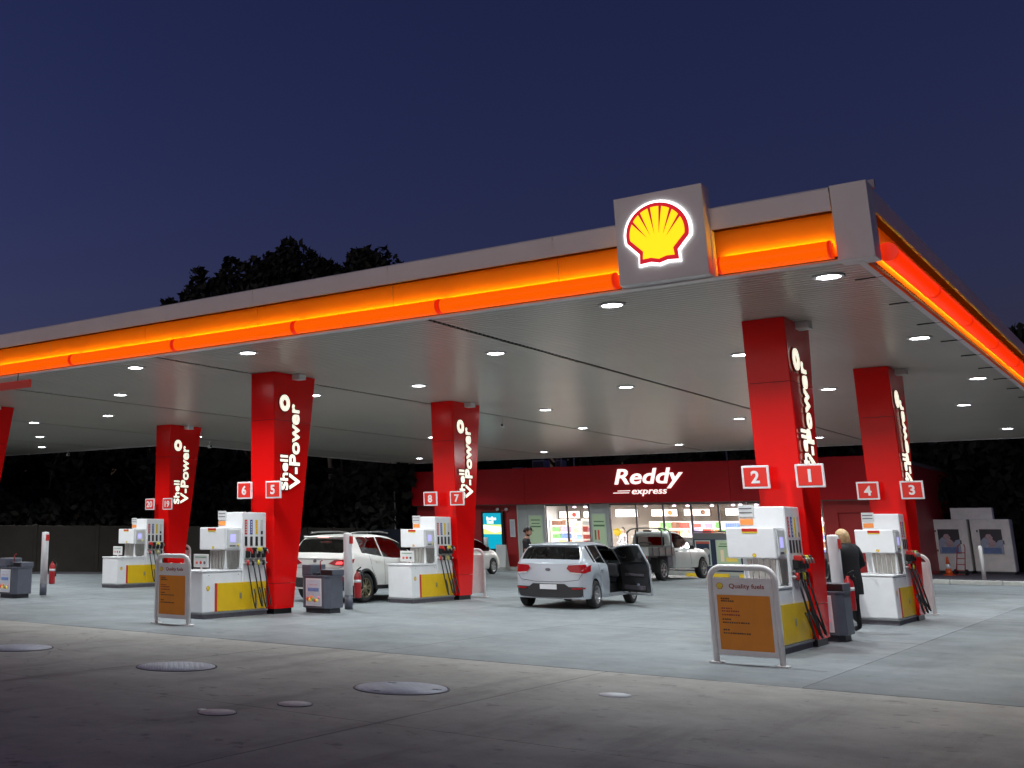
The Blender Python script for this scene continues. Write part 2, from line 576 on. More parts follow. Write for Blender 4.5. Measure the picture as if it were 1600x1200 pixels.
def put_text(name, txt, mat_, parent, origin, ux, uy, **kw):
    """place lettering: ux = reading direction, uy = up direction, thickness along ux x uy"""
    vs, fs = text_mesh(txt, **kw)
    ux = Vector(ux).normalized()
    uy = Vector(uy).normalized()
    uz = ux.cross(uy)
    o = Vector(origin)
    mb = MB()
    mb.add([o + ux * v.x + uy * v.y + uz * v.z for v in vs], fs)
    return mb.build(name, mat_, parent)


def shell_outline(s=1.0):
    pts = []
    for k in range(25):
        a = R(-12 + 204 * k / 24)
        pts.append((0.5 * math.cos(a) * s, 0.5 * math.sin(a) * s))
    pts += [(-0.30 * s, -0.31 * s), (-0.31 * s, -0.47 * s), (-0.13 * s, -0.455 * s), (0, -0.49 * s), (0.13 * s, -0.455 * s), (0.31 * s, -0.47 * s), (0.30 * s, -0.31 * s)]
    return pts


def shell_emblem(parent, cx, z, y, size, lit=True, facing='-y', x=None, simple=False, depth=0.02):
    """the pecten: red edged yellow fan; front plane faces -y (u=x) or +x (u=y)"""
    lo, axis, sg = ('y', 'y', -1) if facing == '-y' else ('x', 'x', 1)
    base = y if facing == '-y' else x
    c0 = cx

    def T(pts):
        return [(c0 + u * size, z + v * size) for u, v in pts]

    def pr(mb, pts, d0, d1, mi=0):
        mb.prism(T(pts), base + sg * d0, base + sg * d1, axis, mi)
    if lit:
        h = MB()
        pr(h, shell_outline(1.085), 0.0, depth * 0.6)
        h.build('emblem_halo', M['halo'], parent, fix=True)
    r = MB()
    pr(r, shell_outline(1.0), depth * 0.6, depth * 1.2)
    r.build('emblem_edge', M['logor'] if lit else M['pred'], parent, fix=True)
    yb = MB()
    inner = []
    for k in range(25):
        a = R(-9 + 198 * k / 24)
        inner.append((0.435 * math.cos(a), 0.435 * math.sin(a)))
    inner += [(-0.235, -0.275), (-0.25, -0.395), (-0.12, -0.39), (0, -0.425), (0.12, -0.39), (0.25, -0.395), (0.235, -0.275)]
    pr(yb, inner, depth * 1.2, depth * 1.6)
    yb.build('emblem_fan', M['logoy'] if lit else M['lyellow'], parent, fix=True)
    if not simple:
        rb = MB()
        for k in range(6):
            a = R(90 + (k - 2.5) * 23.5)
            bx = 0.030 * (2.5 - k)
            bx = -bx * -1
            tip = (0.445 * math.cos(a), 0.445 * math.sin(a))
            st = (0.18 * math.cos(a) + (0.0), -0.14 + 0.14 * math.sin(a))
            dx = tip[0] - st[0]
            dy = tip[1] - st[1]
            ln = math.hypot(dx, dy)
            nx, ny = -dy / ln, dx / ln
            pr(rb, [(st[0], st[1]), (tip[0] - nx * 0.021, tip[1] - ny * 0.021), (tip[0] + nx * 0.021, tip[1] + ny * 0.021)], depth * 1.6, depth * 1.8)
        rb.build('emblem_rib', M['logor'] if lit else M['pred'], parent, fix=True)


# ================================================================== GROUND
g = MB()
g.quad((-400, -60, -0.02), (200, -60, -0.02), (200, 500, -0.02), (-400, 500, -0.02))
structure(g.build('ground', M['asphalt']))
# concrete slabs laid with open joints
fc = structure(link('forecourt', None))
xs = [-52.5, -46.2, -40.0, -33.8, -27.7, -21.5, -15.3, -9.1, -3.6, 2.6, 9.5]
ys = [13.45, 20.0, 26.2, 32.4, 38.6, 44.9]
base = MB()
base.box(-52.6, 9.6, 13.45, 44.95, -0.018, -0.008)
base.build('joint_bed', M['joint'], fc)
for i in range(len(xs) - 1):
    for j in range(len(ys) - 1):
        b = MB()
        b.box(xs[i] + 0.005, xs[i + 1] - 0.005, ys[j] + 0.005, ys[j + 1] - 0.005, -0.007, random.uniform(-0.001, 0.0015))
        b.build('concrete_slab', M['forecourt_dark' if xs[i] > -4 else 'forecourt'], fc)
ap = structure(link('apron', None))
base = MB()
base.box(-52.6, 16, 3.2, 13.42, -0.018, -0.008)
base.build('joint_bed', M['joint'], ap)
ya = [3.2, 8.5, 13.42]
xa = [-52.5, -46.2, -40.0, -33.8, -27.7, -21.5, -15.6, -10.4, -5.75, -0.9, 4.0, 10.0, 16.0]
for i in range(len(xa) - 1):
    for j in range(2):
        b = MB()
        b.box(xa[i] + 0.007, xa[i + 1] - 0.007, ya[j] + 0.007, ya[j + 1] - 0.007, -0.007, random.uniform(0.0, 0.0015))
        b.build('concrete_slab', M['apron'], ap)

# strip of road in front of the shop and the shop footpath
rd = MB()
rd.box(-52.6, 9.6, 44.97, 47.0, -0.018, 0.004)
structure(rd.build('parking_strip', M['forecourt']))
kb = MB()
kb.box(-30.2, -9.1, 47.0, 47.15, -0.01, 0.14)
structure(kb.build('footpath_kerb', M['kerb']))
fp = MB()
fp.box(-30.2, -9.1, 47.15, 48.4, -0.01, 0.135)
structure(fp.build('footpath', M['kerb']))

# manhole covers
def cover(x, y, r, label, m, pattern=True, ring=True, handles=False, rz=0.0):
    t = thing('manhole_cover', label, 'manhole cover', (x, y, 0.0), rz, 'covers set in the front concrete')
    if ring:
        q = MB()
        q.lathe((0, 0, 0), [(r * 1.0, 0.001), (r * 1.0, 0.008), (r * 0.955, 0.008), (r * 0.955, 0.001)], 48)
        q.build('rim_ring', M['plinth'], t)
    q = MB()
    q.lathe((0, 0, 0), [(r * 0.95, 0.001), (r * 0.945, 0.011), (0, 0.011)], 48)
    q.build('lid', m, t)
    if pattern:
        p = MB()
        k = int(r / 0.045)
        for i in range(-k, k + 1):
            for j in range(-k, k + 1):
                px, py = i * 0.045, j * 0.045
                if math.hypot(px, py) < r * 0.9:
                    a = PI / 4 if (i + j) % 2 else -PI / 4
                    c, s_ = math.cos(a), math.sin(a)
                    L_, W_ = 0.017, 0.005
                    p.add([(px + c * L_, py + s_ * L_, 0.0145), (px - s_ * W_, py + c * W_, 0.0145), (px - c * L_, py - s_ * L_, 0.0145), (px + s_ * W_, py - c * W_, 0.0145),
                           (px, py, 0.018)], [(0, 1, 4), (1, 2, 4), (2, 3, 4), (3, 0, 4)])
        stuff(p.build('tread_pattern', M['tread'], t))
    if handles:
        for a in (0.3, 2.4, 4.5):
            q = MB()
            q.box(math.cos(a) * r * 0.75 - 0.05, math.cos(a) * r * 0.75 + 0.05, math.sin(a) * r * 0.75 - 0.018, math.sin(a) * r * 0.75 + 0.018, 0.0112, 0.0135)
            q.build('key_hole', M['dark'], t)
    return t


cover(-9.89, 10.3, 0.5, 'large round diamond-tread steel cover, brightest of the two tread plates', M['manhole'])
cover(-6.78, 10.5, 0.51, 'large round steel cover with three dark key slots', M['manhole'], True, True, True)
cover(-13.1, 10.4, 0.5, 'round tread plate cut by the left edge of the photo', M['manhole'])
cover(-4.87, 11.52, 0.165, 'small plain round cover painted white', M['coverw'], False, False)
cover(-7.15, 7.99, 0.18, 'small dull grey cover with a chipped pale patch beside it', M['manhole2'], False)
cover(-6.93, 8.86, 0.17, 'small faded pinkish cover, dimmest of the small ones', M['manhole2'], False)
q = MB()
q.prism([(0, 0), (0.07, -0.01), (0.1, 0.03), (0.05, 0.05), (0.01, 0.04)], 0.0, 0.008)
tag(q.build('concrete_chip', M['coverw'], None, (-7.4, 8.0, 0.0015)), 'tiny pale concrete patch left of the dull grey cover', 'patch')

# ================================================================== CANOPY
ZC = 4.95
can = thing('petrol_canopy', 'huge flat forecourt canopy with white lined ceiling and glowing orange edge', 'canopy', (0, 0, 0))
X0, X1, Y0, Y1 = -62.0, -2.66, 14.96, 47.1
XS, YS = -30.0, 31.2      # the step: left of XS the canopy is only YS deep
bays = [(-61.9, -52.45), (-52.35, -46.25), (-46.15, -40.05), (-39.95, -33.85), (-33.75, XS), (XS, -27.75), (-27.65, -21.55), (-21.45, -15.35), (-15.25, -9.15), (-9.05, -2.75)]
for bx0, bx1 in bays:
    ye = YS if bx1 <= XS + 0.01 else Y1
    b = MB()
    y = Y0 + 0.16
    prof = []
    while y < ye - 0.02:
        y2 = min(y + 0.15, ye - 0.02)
        prof += [(y, ZC), (y2 - 0.034, ZC), (y2 - 0.030, ZC + 0.028), (y2 - 0.004, ZC + 0.028)]
        y = y2
    vs = [(bx0, a, z) for a, z in prof] + [(bx1, a, z) for a, z in prof]
    n = len(prof)
    b.add(vs, [(i, i + 1, n + i + 1, n + i) for i in range(n - 1)])
    stuff(b.build('ceiling_slats', M['ceiling'], can))
b = MB()
b.box(X0, XS, Y0 + 0.12, YS, ZC + 0.03, ZC + 0.05)
b.box(XS + 0.001, X1 - 0.1, Y0 + 0.12, Y1, ZC + 0.03, ZC + 0.05)
b.build('ceiling_backing', M['seam'], can)
b = MB()
b.box(X0, XS, Y0 + 0.2, YS, ZC + 0.86, ZC + 0.93)
b.box(XS + 0.001, X1 - 0.2, Y0 + 0.2, Y1, ZC + 0.86, ZC + 0.93)
b.build('roof_deck', M['acbox'], can)
b = MB()
b.box(X0, -2.6, Y0 + 0.3, Y0 + 0.36, ZC + 0.93, ZC + 1.04)
b.box(-3.05, -2.98, Y0 + 0.37, Y1, ZC + 0.93, ZC + 1.04)
b.build('roof_flashing', M['acbox'], can)
for (ax, ay, bx, by) in ((X0, YS, XS - 0.002, YS + 0.06), (XS, YS + 0.06, XS + 0.06, Y1), (XS + 0.06, Y1, X1, Y1 + 0.06)):
    b = MB()
    b.box(ax, bx, ay, by, ZC - 0.02, ZC + 0.9)
    b.build('rear_fascia', M['fwhite'], can)


def fascia_run(a0, a1, side):
    """one run: front (side=0, along x at Y0) or side (side=1, along y at X1); cap, concave yellow back panel, tray"""
    def P(a, out, z):
        return (a, Y0 - out, z) if side == 0 else (X1 + out, a, z)
    prof_cap = [(0.02, ZC + 0.64), (0.02, ZC + 0.93), (0.0, ZC + 0.95), (-0.25, ZC + 0.95), (-0.25, ZC + 0.90), (-0.02, ZC + 0.90), (-0.02, ZC + 0.64)]
    prof_back = [(-0.118 - 0.008 * math.sin(PI * k / 8), ZC + 0.638 - 0.57 * k / 8) for k in range(9)]
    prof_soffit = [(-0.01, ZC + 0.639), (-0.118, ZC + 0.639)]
    if side:
        prof_back += [(-0.122, ZC - 0.035), (-0.13, ZC - 0.035)]
    segs = []
    a = a0
    step = 2.9
    while a < a1 - 0.1:
        e = min(a + step, a1)
        segs.append((a, e))
        a = e
    for s0, s1 in segs:
        for nm, pr, m in (('fascia_cap', prof_cap, M['fwhite']), ('fascia_panel', prof_back, M['fyellow']), ('recess_top', prof_soffit, M['recess'])):
            mb = MB()
            n = len(pr)
            vs = [P(s0 + 0.003, o, z) for o, z in pr] + [P(s1 - 0.003, o, z) for o, z in pr]
            fs = [(i, i + 1, n + i + 1, n + i) for i in range(n - 1)]
            mb.add(vs, fs)
            mb.build(nm, m, can)


def tube_segment(a0, a1, side):
    def P(a, out, z):
        return (a, Y0 - out, z) if side == 0 else (X1 + out, a, z)
    r = 0.115
    cz, co = ZC + 0.122, 0.075
    n = 16
    rings = []
    for a in (a0 + 0.012, a1 - 0.012):
        rings.append([P(a, co + r * math.cos(2 * PI * k / n), cz + r * math.sin(2 * PI * k / n)) for k in range(n)])
    mb = MB()
    mb.loft(rings, 0, True, False)
    o = mb.build('light_tube', M['tubered' if side else 'tube'], can)
    for a, d in ((a0 + 0.012, 1), (a1 - 0.012, -1)):
        mb = MB()
        rr = [[P(a - d * 0.001, co + 1.05 * r * math.cos(2 * PI * k / n), cz + 1.05 * r * math.sin(2 * PI * k / n)) for k in range(n)],
              [P(a + d * 0.03, co + 1.05 * r * math.cos(2 * PI * k / n), cz + 1.05 * r * math.sin(2 * PI * k / n)) for k in range(n)]]
        mb.loft(rr, 0, True, True)
        c = mb.build('tube_cap', M['tubeend'], can)
        c.parent = o
    mb = MB()
    w = 0.03
    pts = [(-0.080, cz + 0.125), (-0.105, cz + 0.125), (-0.105, cz + 0.119), (-0.080, cz + 0.119)]   # a flat strip shining up and down the panel
    mb.add([P(a0 + 0.03, u, z) for u, z in pts] + [P(a1 - 0.03, u, z) for u, z in pts], [(i, (i + 1) % 4, 4 + (i + 1) % 4, 4 + i) for i in range(4)])
    c = mb.build('led_strip', M['strip'], can)
    c.parent = o
    if side:
        return
    mb = MB()
    pts = [(-0.070, cz + 0.122), (-0.076, cz + 0.122), (-0.076, cz - 0.085), (-0.070, cz - 0.085)]
    mb.add([P(a0 + 0.02, u, z) for u, z in pts] + [P(a1 - 0.02, u, z) for u, z in pts], [(i, (i + 1) % 4, 4 + (i + 1) % 4, 4 + i) for i in range(4)])
    c = mb.build('strip_shield', M['fyellow'], can)  # added opaque plate that screens the strip's glare from in front
    c.parent = o


fascia_run(-61.9, -5.80, 0)
fascia_run(-4.54, -3.06, 0)
tj = [-61.9 + 0.0] + [-17.41 - 2.94 * k for k in range(14, 0, -1)] + [-17.41, -14.47, -11.57, -8.70, -5.84]
for a, e in zip(tj[:-1], tj[1:]):
    tube_segment(a, e, 0)
tube_segment(-4.46, -3.08, 0)
fascia_run(15.30, 46.9, 1)
a = 15.42
while a < 46.0:
    e = min(a + 2.93, 46.8)
    tube_segment(a, e, 1)
    a = e
# corner box
b = MB()
b.bbox(-3.05, X1 + 0.03, Y0 - 0.03, Y0 + 0.33, ZC - 0.02, ZC + 0.96, 0.008)
b.build('fascia_corner', M['fwhite'], can)
# ends of the recess beside the sign box
for x in (-5.80, -4.545):
    b = MB()
    b.box(x - 0.012, x + 0.012, Y0 - 0.02, Y0 + 0.1, ZC, ZC + 0.95)
    b.build('fascia_end', M['fwhite'], can)
# brackets under the side edge
y = 16.2
while y < 46:
    b = MB()
    b.tube([(X1 - 0.12, y, ZC - 0.02), (X1 - 0.48, y + 0.05, ZC - 0.02)], 0.010, 6)
    b.build('tie_bracket', M['seam'], can)
    y += 2.1
# front ledge rail
b = MB()
b.box(X0, X1 - 0.14, Y0 + 0.0, Y0 + 0.155, ZC - 0.012, ZC + 0.006)
b.build('ledge_trim', M['fwhite'], can)
b = MB()
b.box(X1 - 0.22, X1 - 0.135, Y0 + 0.16, Y1, ZC - 0.025, ZC + 0.0)
b.build('ledge_trim', M['fwhite'], can)

# logo sign box on the fascia
lg = thing('logo_sign', 'square white illuminated sign with a red and yellow scallop shell on the canopy edge', 'sign', (-5.16, 14.86, 0))
b = MB()
b.bbox(-0.61, 0.61, -0.10, 0.20, 4.96, 6.22, 0.012)
b.build('sign_box', M['fwhite'], lg)
shell_emblem(lg, -0.02, 5.62, -0.10, 0.86, True, '-y', depth=0.035)

# ------------------------------------------------------------------ ceiling downlights
def downlight_proto(loc, label, power):
    t = thing('downlight', label, 'downlight', (loc[0], loc[1], ZC), 0, 'round downlights in the canopy ceiling')
    b = MB()
    b.lathe((0, 0, 0), [(0.20, 0.0), (0.20, -0.02), (0.150, -0.025), (0.144, -0.004), (0.20, 0.0)], 28)
    b.build('trim_ring', M['lampring'], t)
    b = MB()
    b.lathe((0, 0, 0), [(0.142, -0.006), (0.142, -0.014), (0, -0.018)], 28)
    b.build('diffuser', M['lamp'], t)
    ld = bpy.data.lights.new('lamp', 'AREA')
    ld.shape = 'DISK'
    ld.size = 0.31
    ld.energy = power
    ld.color = LAMP_COLOR
    ld.spread = R(142)
    lo = bpy.data.objects.new('lamp', ld)
    COL.objects.link(lo)
    lo.location = (0, 0, -0.03)
    lo.parent = t
    return t


LIGHTS = [
    (-3.37, 15.84, 'downlight nearest the canopy corner'), (-6.33, 15.84, 'downlight just below the shell logo sign'),
    (-13.48, 15.84, 'large downlight between pump columns 19 and 5 near the glowing edge'), (-16.55, 15.84, 'front downlight left of column 5, nearest the orange edge'),
    (-9.85, 18.84, 'lone downlight between the first and second ceiling seam, close to the edge'), (-20.2, 18.84, 'middle downlight of the slanting three left of column 19'),
    (-3.36, 21.93, 'second downlight along the right canopy edge'), (-6.33, 21.93, 'downlight touching the left side of column 1'),
    (-13.5, 21.98, 'downlight left of the top of column 7'), (-16.5, 21.95, 'downlight at the right edge of column 5'), (-24.2, 22.1, 'lowest downlight of the slanting three left of column 19'),
    (-27.6, 22.1, 'upper of the downlights beside the far left column'), (-9.87, 25.19, 'downlight between column 7 and column 1, just above the second seam'),
    (-20.2, 25.2, 'downlight behind column 5, hidden by its top'), (-31.6, 25.6, 'middle downlight beside the far left column'),
    (-3.38, 28.5, 'third downlight along the right canopy edge'), (-6.35, 28.5, 'downlight between column 1 and column 3'), (-13.5, 28.55, 'downlight right of column 7 in the fourth row'),
    (-27.1, 29.1, 'downlight at the top right corner of column 19'), (-16.6, 28.5, 'downlight behind the top of column 7'), (-35.4, 28.8, 'lowest downlight beside the far left column'),
    (-4.45, 34.2, 'downlight right of column 3, upper of the last two rows'), (-10.13, 34.3, 'downlight left of column 1 in the fifth row'),
    (-14.97, 34.3, 'downlight above the left end of the shop lettering'), (-20.63, 34.4, 'downlight at the left edge of column 7'),
    (-27.0, 34.4, 'fifth-row downlight near the canopy step, behind column 5'),
    (-4.47, 42.7, 'rearmost downlight at the right edge of the photo'), (-10.0, 42.7, 'rearmost downlight right of column 1'),
    (-14.93, 42.9, 'rearmost downlight right of centre above the shop sign'), (-20.75, 43.5, 'rearmost downlight above the shop rooftop units'), (-27.0, 43.8, 'rearmost downlight left of column 7'),
    (-24.2, 15.84, 'front row downlight beyond the far left column'), (-30.5, 15.84, 'front row downlight far out to the left'), (-33.6, 22.1, 'second row downlight far out to the left'),
]
lp = None
for x, y, lb in LIGHTS:
    if lp is None:
        lp = downlight_proto((x, y), lb, LAMP_POWER)
    else:
        dd = dup(lp, (x, y, ZC), None, lb)
        if y > 42 and x > -6:
            for ch in COL.objects:
                if ch.parent == dd and ch.type == 'LIGHT':
                    ch.data = ch.data.copy()
                    ch.data.spread = R(180)
                    ch.data.energy = LAMP_POWER * 3.0

# security cameras and the hanging bar
def seccam(x, y, rz, label):
    t = thing('security_camera', label, 'security camera', (x, y, ZC), rz, 'small cameras under the canopy')
    b = MB()
    b.cyl((0, 0, -0.02), 0.05, 0.02, 14)
    b.tube([(0, 0, -0.02), (0, 0, -0.14)], 0.018, 8)
    b.build('mount', M['white2'], t)
    b = MB()
    b.bbox(-0.05, 0.05, -0.17, 0.12, -0.24, -0.14, 0.02)
    b.build('housing', M['white2'], t)
    b = MB()
    b.cyl((0, -0.185, -0.19), 0.035, 0.02, 14, axis='y')
    b.build('lens', M['black'], t)


seccam(-28.25, 31.0, R(60), 'white camera under the canopy between columns 19 and 5')
seccam(-15.7, 30.25, R(20), 'white camera on the seam just right of column 7')
seccam(-36.0, 30.7, R(60), 'white camera at the far left, under the lowest downlight')
t = thing('clearance_bar', 'faded red clearance bar hung under the orange edge at the left of the photo', 'height bar', (-20.6, 14.92, 4.62))
b = MB()
b.bbox(-1.7, 1.78, -0.04, 0.04, 0.0, 0.17, 0.015)
b.build('bar', M['pinkred'], t)
for x in (-1.3, 1.35):
    b = MB()
    b.tube([(x, 0, 0.17), (x, 0, 0.36)], 0.012, 6)
    b.build('hanger', M['seam'], t)

# ================================================================== COLUMNS
CW = 0.64
def column_proto(x, y, label):
    t = thing('canopy_column', label, 'column', (x, y, 0), 0, 'tapering red canopy columns')
    ztop, zb = ZC - 0.004, 0.10
    def far(z):
        return 0.62 + (1.46 - 0.62) * (z / 4.95)
    # panels meet at two joints, each panel a part
    cuts = [zb, 0.60, 3.93, ztop]
    for k in range(3):
        z0, z1 = cuts[k] + 0.004, cuts[k + 1] - 0.004
        b = MB()
        vs = []
        for z in (z0, z1):
            f = far(z)
            c = 0.014
            vs += [(-CW + c, 0, z), (-c, 0, z), (0, c, z), (0, f - c, z), (-c, f, z), (-CW + c, f, z), (-CW, f - c, z), (-CW, c, z)]
        b.add(vs, [tuple(range(7, -1, -1)), tuple(range(8, 16))] + [(i, (i + 1) % 8, 8 + (i + 1) % 8, 8 + i) for i in range(8)])
        b.build('cladding_panel', M['red'], t)
    b = MB()
    b.box(-CW + 0.03, -0.03, 0.03, 0.6, 0.0, 0.3)
    b.box(-CW + 0.03, -0.03, 0.03, 0.6, 0.3, 4.9)
    b.build('base', M['black'], t)
    # lettering on the +x face, reading upwards
    fx = 0.012
    for nm, m_, ox, bo in (('lettering_edge', M['letterback'], 0.0, 0.05), ('lettering', M['letter'], 0.02, 0.018)):
        put_text(nm, 'V-Power', m_, t, (ox, 0.655, 3.40), (0, 0, 1), (0, -1, 0), width=1.80 + (0.05 if bo > 0.03 else 0), height=0.345 + (0.05 if bo > 0.03 else 0), depth=0.02, bold=bo)
        put_text(nm, 'Shell', m_, t, (ox, 0.30, 2.84), (0, 0, 1), (0, -1, 0), width=0.72 + (0.05 if bo > 0.03 else 0), height=0.24 + (0.05 if bo > 0.03 else 0), depth=0.02, bold=bo)
    for nm, m_, ox, e in (('ring_edge', M['letterback'], 0.0, 0.022), ('ring_logo', M['letter'], 0.02, 0.0)):
        b = MB()
        n = 28
        ro, ri = 1 + e / 0.17, 0.42 - e / 0.17
        rings = []
        for d, q in ((ox, ri), (ox, ro), (ox + 0.02, ro), (ox + 0.02, ri)):
            rings.append([(d, 0.33 + 0.165 * q * math.cos(2 * PI * k / n), 4.30 + 0.175 * q * math.sin(2 * PI * k / n)) for k in range(n)])
        rings.append(rings[0])
        b.loft(rings, 0, False, False)
        b.build(nm, m_, t, fix=True)
    b = MB()
    b.bbox(-0.10, 0.20, 0.62, 0.86, ZC - 0.12, ZC - 0.006, 0.01)
    b.build('ceiling_box', M['cream'], t)
    return t


c5 = column_proto(-14.67, 18.1, 'red tapered column behind pump 5 and 6, beside the white SUV')
COLS = {'5': (-14.67, 18.1), '1': (-4.62, 18.42), '3': (-4.50, 25.3), '7': (-14.43, 25.1), '19': (-24.65, 25.2), '29': (-24.7, 17.62)}
dup(c5, (-4.62, 18.42, 0), None, 'largest red tapered column, right of the shop, carrying signs 2 and 1')
dup(c5, (-4.50, 25.3, 0), None, 'red tapered column carrying signs 4 and 3, before the ice boxes')
dup(c5, (-14.43, 25.1, 0), None, 'red tapered column carrying signs 8 and 7, between SUV and hatchback')
dup(c5, (-24.65, 25.2, 0), None, 'red tapered column farthest back, carrying signs 20 and 19')
dup(c5, (-24.7, 17.62, 0), None, 'red tapered column cut off by the left edge of the photo')


def number_sign(num, x, y, z, rear=False):
    t = thing('pump_number_sign', 'square red sign with white border showing the number %s' % {'1': 'one', '2': 'two', '3': 'three', '4': 'four', '5': 'five', '6': 'six', '7': 'seven', '8': 'eight', '19': 'nineteen', '20': 'twenty'}[num], 'number sign', (x, y, z), 0, 'pump number signs')
    b = MB()
    b.bbox(-0.20, 0.20, -0.02, 0.02, -0.175, 0.175, 0.012)
    b.build('border_panel', M['numwhite'], t)
    b = MB()
    b.bbox(-0.168, 0.168, -0.028, 0.0, -0.145, 0.145, 0.006)
    b.build('face', M['numred'], t)
    put_text('numeral', num, M['numwhite'], t, (0, -0.028, 0), (1, 0, 0), (0, 0, 1), height=0.19, depth=0.008, bold=0.03)
    b = MB()
    b.tube([(0, 0.02, 0), (0, 0.12, 0), (-0.20 if rear else 0, 0.27, 0)], 0.02, 8)
    b.build('arm', M['plinth'], t)
    return t


for k, (a, c) in {'5': ('6', '5'), '1': ('2', '1'), '3': ('4', '3'), '7': ('8', '7'), '19': ('20', '19')}.items():
    cx, cy = COLS[k]
    number_sign(a, cx - 0.585, cy - 0.25, 2.465)
    number_sign(c, cx + 0.185, cy - 0.25, 2.465, True)

# ================================================================== FUEL PUMPS
def hose_path(y0, dy, x_out):
    pts = []
    for k in range(15):
        u = k / 14
        z = 1.10 - 0.98 * math.sin(PI * min(1, u * 1.02) * 0.5) if u < 0.5 else None
        a = u * PI
        z = 1.08 - 0.93 * math.sin(a) ** 0.75
        if u > 0.5:
            z = 0.15 + (0.60) * (1 - math.sin(a) ** 0.75)
        pts.append((x_out * (0.35 + 0.65 * math.sin(a)), y0 + dy * u, max(z, 0.13)))
    return pts


